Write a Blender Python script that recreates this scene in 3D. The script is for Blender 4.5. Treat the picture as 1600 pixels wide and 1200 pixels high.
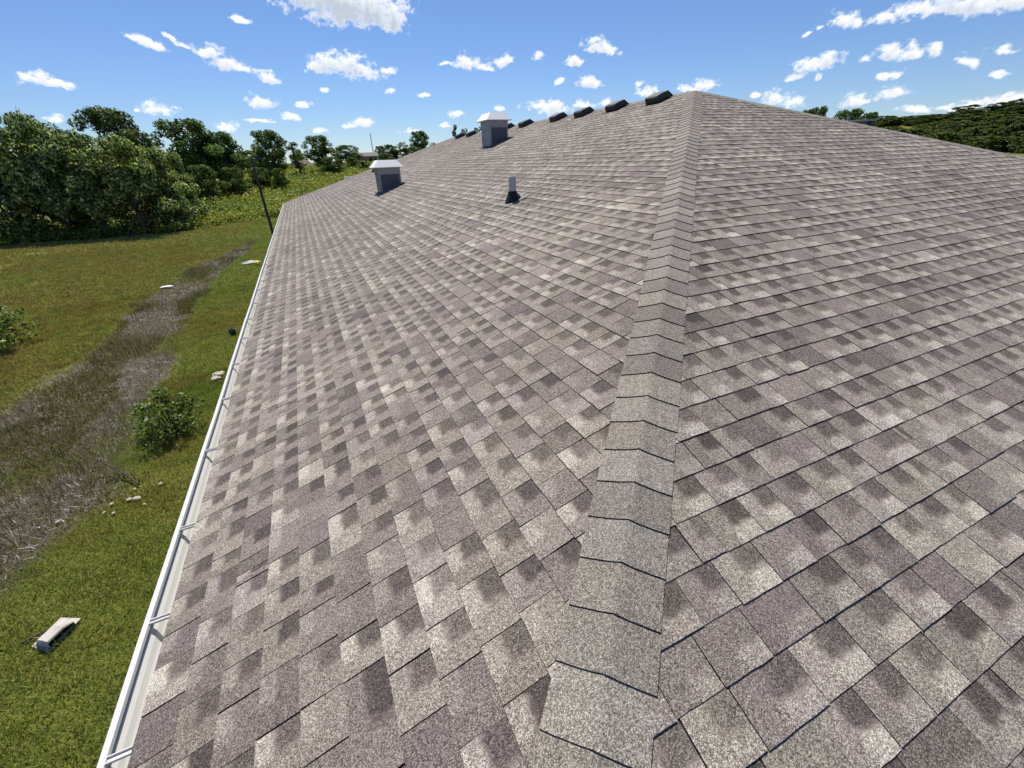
import bpy, math, random
import numpy as np
from mathutils import Matrix, Vector

for o in list(bpy.data.objects):
    bpy.data.objects.remove(o, do_unlink=True)
scene = bpy.context.scene
COL = scene.collection
rng = random.Random(7)
nrg = np.random.default_rng(11)

# ------------------------------------------------------------------ camera
EAVE = 3.0                       # eave height above the lawn
FPX = 651.4255                   # focal length in pixels of the 1600 px wide photograph
YAW, PITCH, ROLL = 0.415955, 0.493480, -0.036612
CAM = np.array([0.922138, 0.898090, 1.710198 + EAVE])
S = 0.346454                     # roof pitch (rise / run)
Q = math.sqrt(1 + S * S)
HALF = 7.711                     # half width of the building
YL = 29.278                      # length of the building
fw = np.array([math.sin(YAW) * math.cos(PITCH), math.cos(YAW) * math.cos(PITCH), -math.sin(PITCH)])
r0 = np.array([math.cos(YAW), -math.sin(YAW), 0.0])
u0 = np.cross(r0, fw)
rt = r0 * math.cos(ROLL) + u0 * math.sin(ROLL)
up = -r0 * math.sin(ROLL) + u0 * math.cos(ROLL)


def ray(x, y):
    return fw * FPX + rt * (x - 800) - up * (y - 600)


def on_y(x, y, Y):
    d = ray(x, y)
    return CAM + d * ((Y - CAM[1]) / d[1])


def on_z(x, y, z=0.0):
    d = ray(x, y)
    return CAM + d * ((z - CAM[2]) / d[2])


def on_dist(x, y, D):
    d = ray(x, y)
    return CAM + d * (D / math.hypot(d[0], d[1]))


def project(P):
    d = np.asarray(P) - CAM
    z = d @ fw
    return 800 + FPX * (d @ rt) / z, 600 - FPX * (d @ up) / z, z


cd = bpy.data.cameras.new('camera')
cam = bpy.data.objects.new('camera', cd)
COL.objects.link(cam)
cd.sensor_fit = 'HORIZONTAL'
cd.sensor_width = 36.0
cd.lens = FPX / 1600 * 36.0
cd.clip_start = 0.05
cd.clip_end = 20000
M = Matrix(((rt[0], up[0], -fw[0], CAM[0]), (rt[1], up[1], -fw[1], CAM[1]),
            (rt[2], up[2], -fw[2], CAM[2]), (0, 0, 0, 1)))
cam.matrix_world = M
scene.camera = cam

# ------------------------------------------------------------------ sun, exposure
SUN_EL = math.radians(61)
SUN_AZ = math.radians(8)         # measured from +Y towards +X
sun_dir = Vector((math.sin(SUN_AZ) * math.cos(SUN_EL), math.cos(SUN_AZ) * math.cos(SUN_EL), math.sin(SUN_EL)))
ld = bpy.data.lights.new('sun', 'SUN')
ld.energy = 4.5
ld.angle = math.radians(0.53)
ld.color = (1.0, 0.94, 0.84)
sun = bpy.data.objects.new('sun', ld)
COL.objects.link(sun)
sun.rotation_euler = sun_dir.to_track_quat('Z', 'Y').to_euler()
sun.location = (0, 0, 60)
scene.view_settings.view_transform = 'Standard'
scene.view_settings.look = 'None'
scene.view_settings.exposure = 0.52
scene.view_settings.gamma = 1.0
scene.view_settings.use_curve_mapping = False

# ------------------------------------------------------------------ world: sky with fair-weather cumulus
world = bpy.data.worlds.new('World')
scene.world = world
world.use_nodes = True
wt = world.node_tree
wt.nodes.clear()


class NT:
    """small helper to write node trees"""
    def __init__(self, tree):
        self.t = tree

    def n(self, kind, **kw):
        nd = self.t.nodes.new(kind)
        for k, v in kw.items():
            setattr(nd, k, v)
        return nd

    def link(self, a, b):
        self.t.links.new(a, b)

    def put(self, sock, v):
        if hasattr(v, 'is_output'):
            self.link(v, sock)
        else:
            sock.default_value = v

    def math(self, op, a, b=0.0, c=None, clamp=False):
        nd = self.n('ShaderNodeMath', operation=op, use_clamp=clamp)
        self.put(nd.inputs[0], a)
        self.put(nd.inputs[1], b)
        if c is not None:
            self.put(nd.inputs[2], c)
        return nd.outputs[0]

    def vmath(self, op, a, b=(0, 0, 0), scale=None):
        nd = self.n('ShaderNodeVectorMath', operation=op)
        self.put(nd.inputs[0], a)
        self.put(nd.inputs[1], b)
        if scale is not None:
            self.put(nd.inputs['Scale'], scale)
        return nd.outputs['Value'] if op in ('LENGTH', 'DOT_PRODUCT', 'DISTANCE') else nd.outputs['Vector']

    def step(self, v, lo, hi, a=0.0, b=1.0):
        nd = self.n('ShaderNodeMapRange', interpolation_type='SMOOTHSTEP')
        self.put(nd.inputs['Value'], v)
        self.put(nd.inputs['From Min'], lo)
        self.put(nd.inputs['From Max'], hi)
        self.put(nd.inputs['To Min'], a)
        self.put(nd.inputs['To Max'], b)
        return nd.outputs['Result']

    def noise(self, vec, scale, detail=3.0, rough=0.55, dist=0.0):
        nd = self.n('ShaderNodeTexNoise')
        if vec is not None:
            self.link(vec, nd.inputs['Vector'])
        nd.inputs['Scale'].default_value = scale
        nd.inputs['Detail'].default_value = detail
        nd.inputs['Roughness'].default_value = rough
        nd.inputs['Distortion'].default_value = dist
        return nd

    def mix(self, fac, a, b, blend='MIX'):
        nd = self.n('ShaderNodeMix', data_type='RGBA', blend_type=blend)
        self.put(nd.inputs[0], fac)
        self.put(nd.inputs[6], a if hasattr(a, 'is_output') else (*a, 1.0))
        self.put(nd.inputs[7], b if hasattr(b, 'is_output') else (*b, 1.0))
        return nd.outputs[2]

    def ramp(self, fac, stops, interp='LINEAR'):
        nd = self.n('ShaderNodeValToRGB')
        nd.color_ramp.interpolation = interp
        el = nd.color_ramp.elements
        while len(el) < len(stops):
            el.new(0.5)
        for e, (p, c) in zip(el, stops):
            e.position = p
            e.color = (*c, 1.0)
        self.link(fac, nd.inputs[0])
        return nd.outputs[0]


W = NT(wt)
sky = W.n('ShaderNodeTexSky', sky_type='NISHITA', sun_disc=False)
sky.sun_elevation = SUN_EL
sky.sun_rotation = SUN_AZ
sky.air_density = 1.0
sky.dust_density = 0.0
sky.ozone_density = 7.0
bg_sky = W.n('ShaderNodeBackground')
bg_sky.inputs['Strength'].default_value = 0.07
W.link(W.mix(1.0, sky.outputs[0], (0.90, 0.955, 1.10), 'MULTIPLY'), bg_sky.inputs['Color'])

wo = W.n('ShaderNodeOutputWorld')
W.link(bg_sky.outputs[0], wo.inputs['Surface'])
world.cycles.sampling_method = 'MANUAL'
world.cycles.sample_map_resolution = 512


# ------------------------------------------------------------------ helpers
def tag(o, label=None, cat=None, group=None, kind=None):
    if label:
        o['label'] = label
    if cat:
        o['category'] = cat
    if group:
        o['group'] = group
    if kind:
        o['kind'] = kind
    return o


def empty(name, loc=(0, 0, 0), rz=0.0):
    o = bpy.data.objects.new(name, None)
    COL.objects.link(o)
    o.location = loc
    o.rotation_euler = (0, 0, rz)
    o.empty_display_size = 0.2
    return o


def link_mesh(name, me, mat, parent=None, loc=(0, 0, 0)):
    o = bpy.data.objects.new(name, me)
    COL.objects.link(o)
    if mat is not None and not me.materials:
        me.materials.append(mat)
    o.location = loc
    if parent:
        o.parent = parent
    return o


class MB:
    """collects pieces of one mesh"""
    def __init__(self):
        self.v, self.f = [], []

    def add(self, verts, faces):
        b = len(self.v)
        self.v += [tuple(map(float, p)) for p in verts]
        self.f += [tuple(b + i for i in f) for f in faces]
        return self

    def box(self, a, b, rot=None, at=(0, 0, 0)):
        (x0, y0, z0), (x1, y1, z1) = a, b
        vs = [Vector(p) for p in ((x0, y0, z0), (x1, y0, z0), (x1, y1, z0), (x0, y1, z0),
                                  (x0, y0, z1), (x1, y0, z1), (x1, y1, z1), (x0, y1, z1))]
        if rot is not None:
            vs = [rot @ p for p in vs]
        vs = [p + Vector(at) for p in vs]
        return self.add(vs, [(0, 3, 2, 1), (4, 5, 6, 7), (0, 1, 5, 4), (1, 2, 6, 5), (2, 3, 7, 6), (3, 0, 4, 7)])

    def tube(self, pts, rad, n=8, cap=True):
        pts = [Vector(p) for p in pts]
        rings = []
        for i, p in enumerate(pts):
            d = (pts[min(i + 1, len(pts) - 1)] - pts[max(i - 1, 0)]).normalized()
            a = d.orthogonal().normalized() if abs(d.z) > 0.99 else d.cross(Vector((0, 0, 1))).normalized()
            b = d.cross(a)
            r = rad[i] if isinstance(rad, (list, tuple)) else rad
            rings.append([p + (a * math.cos(2 * math.pi * k / n) + b * math.sin(2 * math.pi * k / n)) * r for k in range(n)])
        vs = [q for rg in rings for q in rg]
        fs = []
        for i in range(len(pts) - 1):
            for k in range(n):
                fs.append((i * n + k, i * n + (k + 1) % n, (i + 1) * n + (k + 1) % n, (i + 1) * n + k))
        if cap:
            fs.append(tuple(range(n))[::-1])
            fs.append(tuple((len(pts) - 1) * n + k for k in range(n)))
        return self.add(vs, fs)

    def mesh(self, name, smooth=False):
        me = bpy.data.meshes.new(name)
        me.from_pydata(self.v, [], self.f)
        me.update()
        if smooth:
            me.shade_smooth()
        return me

    def build(self, name, mat, parent=None, smooth=False, loc=(0, 0, 0)):
        return link_mesh(name, self.mesh(name, smooth), mat, parent, loc)


def np_mesh(name, verts, faces, colors=None):
    """fast mesh from arrays; faces (n,3) or (n,4); colors per vertex"""
    me = bpy.data.meshes.new(name)
    nv, nf, k = len(verts), len(faces), faces.shape[1]
    me.vertices.add(nv)
    me.vertices.foreach_set('co', np.ascontiguousarray(verts, dtype=np.float32).ravel())
    me.loops.add(nf * k)
    me.loops.foreach_set('vertex_index', np.ascontiguousarray(faces, dtype=np.int32).ravel())
    me.polygons.add(nf)
    me.polygons.foreach_set('loop_start', np.arange(0, nf * k, k, dtype=np.int32))
    me.update(calc_edges=True)
    if colors is not None:
        at = me.attributes.new('col', 'FLOAT_COLOR', 'POINT')
        c4 = np.ones((nv, 4), np.float32)
        c4[:, :3] = colors
        at.data.foreach_set('color', c4.ravel())
    return me


def material(name, rough=0.8, color=(0.5, 0.5, 0.5), metallic=0.0, spec=0.3):
    m = bpy.data.materials.new(name)
    m.use_nodes = True
    b = m.node_tree.nodes['Principled BSDF']
    b.inputs['Base Color'].default_value = (*color, 1)
    b.inputs['Roughness'].default_value = rough
    b.inputs['Metallic'].default_value = metallic
    b.inputs['Specular IOR Level'].default_value = spec
    return m, NT(m.node_tree), b


def worn(name, color, rough=0.6, metallic=0.0, scale=6.0, amount=0.35, spec=0.3, dark=None):
    """plain colour broken up by dirt and streaks"""
    m, N, b = material(name, rough, color, metallic, spec)
    g = N.n('ShaderNodeNewGeometry')
    n1 = N.noise(g.outputs['Position'], scale, 5.0, 0.62)
    n2 = N.noise(g.outputs['Position'], scale * 7, 3.0, 0.6)
    f = N.math('MULTIPLY', N.step(n1.outputs['Fac'], 0.4, 0.75), amount)
    f2 = N.math('ADD', f, N.math('MULTIPLY', N.step(n2.outputs['Fac'], 0.5, 0.8), amount * 0.5), clamp=True)
    dk = dark or tuple(c * 0.45 for c in color)
    N.link(N.mix(f2, color, dk), b.inputs['Base Color'])
    N.link(N.step(n1.outputs['Fac'], 0.2, 0.8, rough * 0.8, min(1.0, rough * 1.25)), b.inputs['Roughness'])
    return m


def leaf_material(name, tint=(1, 1, 1), trans=0.35, gain=(1, 1, 1), vary=0.0):
    m = bpy.data.materials.new(name)
    m.use_nodes = True
    N = NT(m.node_tree)
    m.node_tree.nodes.clear()
    at = N.n('ShaderNodeAttribute', attribute_name='col')
    col = N.mix(1.0, at.outputs['Color'], tint, 'MULTIPLY')
    oi = N.n('ShaderNodeObjectInfo')
    col = N.mix(N.math('MULTIPLY', oi.outputs['Random'], vary), col, N.mix(1.0, col, (1.3, 1.2, 0.85), 'MULTIPLY'))
    col = N.mix(1.0, col, (gain[0], gain[1], gain[2]), 'MULTIPLY')
    d = N.n('ShaderNodeBsdfDiffuse')
    t = N.n('ShaderNodeBsdfTranslucent')
    g = N.n('ShaderNodeBsdfGlossy')
    g.inputs['Roughness'].default_value = 0.5
    g.inputs['Color'].default_value = (0.8, 0.85, 0.8, 1)
    N.link(col, d.inputs['Color'])
    N.link(N.mix(1.0, col, (1.15, 1.25, 0.6), 'MULTIPLY'), t.inputs['Color'])
    a = N.n('ShaderNodeMixShader')
    a.inputs[0].default_value = trans
    N.link(d.outputs[0], a.inputs[1])
    N.link(t.outputs[0], a.inputs[2])
    c = N.n('ShaderNodeMixShader')
    c.inputs[0].default_value = 0.025
    N.link(a.outputs[0], c.inputs[1])
    N.link(g.outputs[0], c.inputs[2])
    o = N.n('ShaderNodeOutputMaterial')
    N.link(c.outputs[0], o.inputs['Surface'])
    return m


# ------------------------------------------------------------------ cloud shell
# the cumulus of that afternoon: photo pixel of the centre, half width, half height, tilt
CLOUDS = [
    (470, -8, 50, 18, 8), (530, 2, 85, 26, 6), (580, 22, 52, 26, 14), (545, 30, 50, 15, 8), (612, 38, 16, 13, 30),
    (522, 100, 36, 17, 0), (552, 110, 38, 15, 14), (500, 103, 22, 8, 10), (607, 111, 11, 5, 10),
    (222, 66, 24, 8, 24), (240, 74, 18, 6, 12), (266, 60, 13, 4, 25), (283, 71, 12, 5, 25),
    (325, 82, 27, 9, 6), (350, 101, 20, 10, 4), (372, 107, 16, 7, 10), (415, 121, 21, 7, 14),
    (55, 124, 28, 10, 5), (90, 132, 26, 7, 12), (375, 31, 17, 5, 12), (243, 172, 24, 9, 3), (213, 173, 6, 3, 0),
    (408, 162, 22, 9, 12), (352, 198, 16, 8, 6), (90, 186, 20, 5, 5), (458, 184, 14, 6, 8), (473, 163, 12, 5, 10),
    (405, 190, 26, 3, 0), (508, 141, 7, 4, 10), (607, 142, 8, 5, 0), (562, 192, 18, 7, 0), (543, 197, 12, 4, 0),
    (728, 99, 22, 11, -5), (762, 106, 16, 5, 6), (787, 97, 16, 9, -30), (712, 178, 12, 5, 0), (695, 197, 9, 4, 0),
    (700, 100, 14, 3, 0), (930, 74, 17, 11, 0), (948, 78, 17, 8, 8), (838, 89, 10, 8, 0), (897, 98, 12, 7, 0),
    (877, 128, 8, 4, -20), (923, 131, 16, 8, 0), (858, 168, 28, 10, 0), (911, 164, 14, 7, 0), (1012, 143, 13, 8, 0),
    (1000, 132, 6, 4, -30), (945, 160, 12, 6, -20), (1100, 135, 24, 8, -12), (1075, 140, 18, 6, 0),
    (1215, 155, 22, 10, 0), (1243, 160, 18, 8, 0), (1283, 99, 32, 11, -16), (1262, 105, 22, 10, -10), (1240, 121, 12, 5, -8),
    (1281, 120, 6, 4, -45), (1318, 35, 22, 14, 0), (1340, 34, 15, 11, 10), (1262, 53, 9, 3, -35), (1280, 44, 7, 3, -20),
    (1385, 29, 20, 8, 0), (1450, 16, 60, 13, -12), (1510, 6, 80, 18, -8), (1590, 2, 60, 12, -8),
    (1390, 85, 20, 12, 10), (1420, 86, 30, 12, -10), (1427, 67, 9, 7, -50), (1455, 80, 10, 12, 30), (1352, 93, 9, 5, -15),
    (1390, 117, 24, 6, -10), (1511, 98, 15, 9, 0), (1568, 80, 24, 8, -4), (1555, 119, 18, 5, 0), (1388, 148, 26, 9, -10),
    (1335, 157, 18, 11, 0), (1425, 172, 24, 7, 0), (1505, 168, 40, 7, -4), (1575, 156, 44, 9, -4), (1180, 150, 8, 4, 0),
    (640, 205, 16, 4, 0), (300, 205, 20, 6, 0), (780, 170, 8, 4, 0), (660, 150, 8, 3, 0), (500, 205, 12, 4, 0),
]


def vnoise(x, y, seed):
    g_ = np.random.default_rng(seed).random((256, 256))
    xi, yi = np.floor(x).astype(int), np.floor(y).astype(int)
    fx, fy = x - xi, y - yi
    fx, fy = fx * fx * (3 - 2 * fx), fy * fy * (3 - 2 * fy)
    a = g_[yi % 256, xi % 256]
    b_ = g_[yi % 256, (xi + 1) % 256]
    c_ = g_[(yi + 1) % 256, xi % 256]
    d_ = g_[(yi + 1) % 256, (xi + 1) % 256]
    return (a * (1 - fx) + b_ * fx) * (1 - fy) + (c_ * (1 - fx) + d_ * fx) * fy


def fbm(x, y, seed, octs=5, gain=0.55):
    t_, a_, n_ = 0, 1.0, 0
    for o_ in range(octs):
        t_ = t_ + a_ * (vnoise(x * 2 ** o_ + 17 * o_, y * 2 ** o_ + 31 * o_, seed + o_) - .5)
        n_ += a_
        a_ *= gain
    return t_ / n_ * 2          # about -1..1


RS = 9000.0


def shell(az0, az1, el0, el1, st, special):
    az = np.radians(np.arange(az0, az1 + st * .5, st))
    el = np.radians(np.arange(el0, el1 + st * .5, st))
    AZ, EL = np.meshgrid(az, el)
    d = np.stack([np.sin(AZ + YAW) * np.cos(EL), np.cos(AZ + YAW) * np.cos(EL), np.sin(EL)], -1)
    ax, ay = np.degrees(AZ), np.degrees(EL)
    if special:
        wx = fbm(ax * .55, ay * .9, 3, 4) * .75 + fbm(ax * 2.1, ay * 3.0, 23, 4) * .5
        wy = fbm(ax * .55 + 40, ay * .9, 4, 4) * .4 + fbm(ax * 2.1, ay * 3.0, 24, 4) * .4
        e_az = np.stack([np.cos(AZ + YAW), -np.sin(AZ + YAW), 0 * AZ], -1)
        e_el = np.stack([-np.sin(AZ + YAW) * np.sin(EL), -np.cos(AZ + YAW) * np.sin(EL), np.cos(EL)], -1)
        base = d
        dmin = np.full(AZ.shape, 9.0)
        for (x, y, hw, hh, tilt) in CLOUDS:
            tr = math.radians(tilt)
            c = ray(x, y)
            L = np.linalg.norm(c)
            c1 = ray(x + hw * math.cos(tr), y + hw * math.sin(tr))
            c2 = ray(x - hh * math.sin(tr), y + hh * math.cos(tr))
            c, c1, c2 = c / L, c1 / np.linalg.norm(c1), c2 / np.linalg.norm(c2)
            r1, r2 = np.linalg.norm(c1 - c), np.linalg.norm(c2 - c)
            k_ = min(1.0, (r1 + r2) / .075) ** .6       # small clouds are torn less
            near = (np.abs((base - c)).sum(-1) < 5 * (r1 + r2))
            if not near.any():
                continue
            dw_ = base[near] + (e_az[near] * np.radians(wx[near])[:, None] + e_el[near] * np.radians(wy[near])[:, None]) * k_
            ea, eb = c1 - c, c2 - c
            Gi = np.linalg.inv(np.array([[ea @ ea, ea @ eb], [ea @ eb, eb @ eb]]))
            pa, pb = (dw_ - c) @ ea, (dw_ - c) @ eb
            q1 = (Gi[0, 0] * pa + Gi[0, 1] * pb) / 1.22
            q2 = (Gi[1, 0] * pa + Gi[1, 1] * pb) / 1.30
            q2 = np.where(q2 > 0, q2 * 1.35, q2 * .9)     # flatter base, towering top
            dd = np.sqrt(q1 * q1 + q2 * q2)
            m_ = dmin[near]
            h = np.clip(.5 + .5 * (m_ - dd) / .25, 0, 1)
            dmin[near] = m_ * (1 - h) + dd * h - .25 * h * (1 - h) * (m_ < 5)
        dens = 1.0 - dmin + fbm(ax * 1.6, ay * 2.2, 51, 6, .66) * .85
        dens = np.clip(dens, -1.5, 1.5)
    else:
        cov = fbm(ax * .16, ay * .22, 71, 5)
        dens = (cov - .30) * 3.2
        dens = np.where(EL < math.radians(1.5), -1, np.clip(dens, -1.5, 1.5))
    # light from above: how much cloud lies over each point
    o = np.clip(dens, 0, 1)
    rows = max(2, int(0.5 / st))
    over = np.zeros_like(o)
    for k in range(1, rows * 3 + 1):
        sh = np.zeros_like(o)
        sh[:-k] = o[k:]
        over += sh / (rows * 3)
    puff = fbm(ax * 1.1, ay * 1.7, 90, 4) if special else 0 * AZ
    shade = np.clip(over * 1.35 * np.clip(dens * 1.4, 0, 1) + puff * .22 * np.clip(dens - .25, 0, 1), 0, 1)
    ny_, nx_ = AZ.shape
    ii = np.arange(nx_ * ny_).reshape(ny_, nx_)
    quads = np.stack([ii[:-1, :-1], ii[:-1, 1:], ii[1:, 1:], ii[1:, :-1]], -1).reshape(-1, 4)
    keep = (dens.ravel()[quads].max(1) > -.55)            # only where there is cloud
    quads = quads[keep]
    used = np.unique(quads)
    remap = np.zeros(nx_ * ny_, int)
    remap[used] = np.arange(len(used))
    return (d.reshape(-1, 3)[used] * RS + CAM), remap[quads], dens.ravel()[used], shade.ravel()[used]


def build_clouds():
    vs, fs, ds, ss, off = [], [], [], [], 0
    for a_ in ((-66, 66, 0.2, 20, .085, True), (66.1, 293.9, 1, 44, .5, False), (-66, 66, 20.1, 44, .5, False)):
        v, f, de, sh = shell(*a_)
        vs.append(v)
        fs.append(f + off)
        ds.append(de)
        ss.append(sh)
        off += len(v)
    me = np_mesh('sky', np.concatenate(vs), np.concatenate(fs))
    for nm, arr in (('dens', ds), ('shade', ss)):
        at_ = me.attributes.new(nm, 'FLOAT', 'POINT')
        at_.data.foreach_set('value', np.concatenate(arr).astype(np.float32))
    me.shade_smooth()
    m = bpy.data.materials.new('cumulus')
    m.use_nodes = True
    m.node_tree.nodes.clear()
    N = NT(m.node_tree)
    da = N.n('ShaderNodeAttribute', attribute_name='dens')
    sa = N.n('ShaderNodeAttribute', attribute_name='shade')
    g = N.n('ShaderNodeNewGeometry')
    nz = N.noise(g.outputs['Position'], 0.022, 4.0, 0.65)
    dd = N.math('ADD', da.outputs['Fac'], N.math('MULTIPLY', N.math('SUBTRACT', nz.outputs['Fac'], 0.5), 0.55))
    al = N.step(dd, -0.12, 0.74)
    em = N.n('ShaderNodeEmission')
    em.inputs['Strength'].default_value = 0.80
    N.link(N.mix(sa.outputs['Fac'], (1.0, 1.0, 1.0), (0.50, 0.56, 0.64)), em.inputs['Color'])
    tr = N.n('ShaderNodeBsdfTransparent')
    mx = N.n('ShaderNodeMixShader')
    N.link(N.math('MULTIPLY', al, 0.96), mx.inputs[0])
    N.link(tr.outputs[0], mx.inputs[1])
    N.link(em.outputs[0], mx.inputs[2])
    o = N.n('ShaderNodeOutputMaterial')
    N.link(mx.outputs[0], o.inputs['Surface'])
    m.cycles.emission_sampling = 'NONE'
    ob = link_mesh('sky', me, m)
    tag(ob, 'blue summer sky scattered with small white cumulus clouds', 'sky', kind='structure')


build_clouds()

# ------------------------------------------------------------------ materials
def granules(name, cap=False):
    """mineral granules of asphalt shingles; the factory colour blend differs from tab to tab"""
    m, N, b = material(name, 0.84, spec=0.25)
    g = N.n('ShaderNodeNewGeometry')
    pos = g.outputs['Position']
    rnd = N.n('ShaderNodeAttribute', attribute_name='blend')
    sep = N.n('ShaderNodeSeparateColor')
    N.link(rnd.outputs['Color'], sep.inputs[0])
    tone, gd, gl, hue = sep.outputs[0], sep.outputs[1], sep.outputs[2], rnd.outputs['Alpha']
    n1 = N.noise(pos, 30.0, 3.0, 0.6)
    n0 = N.noise(pos, 0.55, 3.0, 0.55)
    wob = N.math('MULTIPLY', N.math('SUBTRACT', n1.outputs['Fac'], 0.5), 0.34)
    vo = N.n('ShaderNodeTexVoronoi', feature='F1')
    vo.inputs['Scale'].default_value = 400.0
    N.link(pos, vo.inputs['Vector'])
    sc = N.n('ShaderNodeSeparateColor')
    N.link(vo.outputs['Color'], sc.inputs[0])
    vo2 = N.n('ShaderNodeTexVoronoi', feature='F1')
    vo2.inputs['Scale'].default_value = 120.0
    N.link(pos, vo2.inputs['Vector'])
    sc2 = N.n('ShaderNodeSeparateColor')
    N.link(vo2.outputs['Color'], sc2.inputs[0])
    sp = N.math('ADD', N.math('MULTIPLY', N.math('SUBTRACT', sc.outputs[0], 0.5), 0.66),
                N.math('MULTIPLY', N.math('SUBTRACT', sc2.outputs[1], 0.5), 0.12))
    if not cap:
        tuv = N.n('ShaderNodeAttribute', attribute_name='tuv')
        sx = N.n('ShaderNodeSeparateXYZ')
        N.link(tuv.outputs['Vector'], sx.inputs[0])
        dith = N.math('ADD', wob, N.math('MULTIPLY', sp, 0.16))
        uu = N.math('ADD', sx.outputs[0], dith)
        vv = N.math('ADD', sx.outputs[1], dith)
        dm = N.math('MULTIPLY', N.math('MULTIPLY', N.step(uu, 0.42, 0.56), N.step(vv, 0.36, 0.56)), gd)
        lm = N.math('MULTIPLY', N.math('MULTIPLY', N.step(uu, 0.34, 0.50), N.step(vv, 0.50, 0.34)), gl)
        T = N.math('ADD', N.math('SUBTRACT', tone, N.math('MULTIPLY', dm, 0.345)), N.math('MULTIPLY', lm, 0.185))
    else:
        T = N.math('ADD', tone, N.math('MULTIPLY', wob, 0.12))
    T = N.math('ADD', T, N.math('MULTIPLY', N.math('SUBTRACT', n0.outputs['Fac'], 0.5), 0.22))
    x = N.math('ADD', T, sp, clamp=True)
    warm = N.ramp(x, [(0.0, (0.032, 0.026, 0.024)), (0.25, (0.088, 0.073, 0.063)), (0.5, (0.194, 0.168, 0.142)),
                      (0.75, (0.36, 0.328, 0.272)), (1.0, (0.68, 0.645, 0.545))])
    if cap:
        cool = N.ramp(x, [(0.0, (0.040, 0.037, 0.033)), (0.25, (0.092, 0.082, 0.073)), (0.5, (0.186, 0.169, 0.149)),
                          (0.75, (0.33, 0.307, 0.270)), (1.0, (0.63, 0.605, 0.54))])
    else:
        cool = N.ramp(x, [(0.0, (0.033, 0.027, 0.028)), (0.25, (0.092, 0.073, 0.070)), (0.5, (0.188, 0.157, 0.146)),
                          (0.75, (0.33, 0.292, 0.262)), (1.0, (0.61, 0.575, 0.51))])
    colr = N.mix(hue, warm, cool)
    N.link(colr, b.inputs['Base Color'])
    bp = N.n('ShaderNodeBump')
    bp.inputs['Strength'].default_value = 0.5
    bp.inputs['Distance'].default_value = 0.0012
    N.link(sc.outputs[1], bp.inputs['Height'])
    N.link(bp.outputs[0], b.inputs['Normal'])
    return m


M_SHINGLE = granules('asphalt_shingle')
M_CAP = granules('asphalt_cap', True)
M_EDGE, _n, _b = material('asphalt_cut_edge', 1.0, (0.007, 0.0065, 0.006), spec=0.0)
M_DECK = worn('black_underlay', (0.02, 0.018, 0.017), 0.95, scale=9)
M_WHITE = worn('white_aluminium', (0.56, 0.555, 0.53), 0.42, scale=5, amount=0.10, spec=0.5, dark=(0.45, 0.43, 0.38))
M_TROUGH = worn('gutter_inside', (0.46, 0.45, 0.41), 0.5, scale=14, amount=0.4, dark=(0.33, 0.30, 0.25))
M_GALV = worn('galvanised_steel', (0.30, 0.305, 0.31), 0.42, metallic=0.55, scale=7, amount=0.4, spec=0.5, dark=(0.17, 0.175, 0.18))
M_GALV_CAP = worn('bright_galvanised_cap', (0.86, 0.86, 0.84), 0.5, metallic=0.0, scale=5, amount=0.2, spec=0.5, dark=(0.7, 0.7, 0.68))
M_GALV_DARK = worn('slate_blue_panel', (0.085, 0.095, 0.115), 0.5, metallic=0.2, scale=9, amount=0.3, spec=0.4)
M_BLACK = worn('black_plastic', (0.022, 0.023, 0.026), 0.5, scale=12, amount=0.3, spec=0.4, dark=(0.05, 0.05, 0.05))
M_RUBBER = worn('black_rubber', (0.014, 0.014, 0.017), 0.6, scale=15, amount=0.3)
M_PVC = worn('weathered_pvc', (0.45, 0.455, 0.46), 0.5, scale=20, amount=0.25, dark=(0.32, 0.33, 0.35))
M_WALL = worn('tan_siding', (0.45, 0.41, 0.34), 0.8, scale=3, amount=0.2)
M_BARK = worn('bark', (0.085, 0.066, 0.05), 0.95, scale=8, amount=0.6, dark=(0.03, 0.024, 0.02))
M_STICK = worn('dead_wood', (0.06, 0.048, 0.038), 0.9, scale=20, amount=0.6, dark=(0.035, 0.028, 0.022))
M_STONE = worn('pale_limestone', (0.46, 0.42, 0.34), 0.9, scale=25, amount=0.4, dark=(0.3, 0.27, 0.2))
M_PAPER = worn('white_litter', (0.82, 0.82, 0.80), 0.8, scale=10, amount=0.1)
M_POLE = worn('dark_bronze_pole', (0.028, 0.026, 0.027), 0.5, scale=6, amount=0.3, spec=0.4)
M_GREYVENT = worn('weathered_grey_vent', (0.46, 0.43, 0.41), 0.7, scale=9, amount=0.45, dark=(0.28, 0.24, 0.21))
M_DIRT = worn('bare_dirt', (0.27, 0.23, 0.165), 0.95, scale=0.8, amount=0.5, dark=(0.13, 0.10, 0.07))
M_YELLOW = worn('yellow_plastic', (0.75, 0.62, 0.12), 0.6, scale=9, amount=0.2)
M_HROOF = worn('far_roof', (0.14, 0.125, 0.115), 0.9, scale=1.5, amount=0.3)
M_HWALL = worn('far_wall', (0.34, 0.31, 0.28), 0.85, scale=1.2, amount=0.25)
M_GLASS, _n, _b = material('dark_window_glass', 0.08, (0.02, 0.025, 0.03), spec=0.6)
M_LEAF = leaf_material('leaves', gain=(1.95, 2.05, 1.65), vary=0.8)
M_GRASS = leaf_material('grass_blades', trans=0.3, gain=(1.6, 1.45, 1.7))


# ------------------------------------------------------------------ ground
DITCH_R = [(6.0, -3.6), (7.2, -3.5), (8.2, -3.0), (9.0, -2.75), (11.7, -3.35), (14.8, -3.2), (16.7, -3.7), (25.2, -3.9), (37.0, -3.0), (44, -2.4)]
DITCH_L = [(6.0, -8.0), (9.0, -7.6), (13.4, -6.75), (16.3, -6.0), (22.0, -6.3), (29.5, -5.7), (37.0, -3.6), (44, -2.6)]


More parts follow.
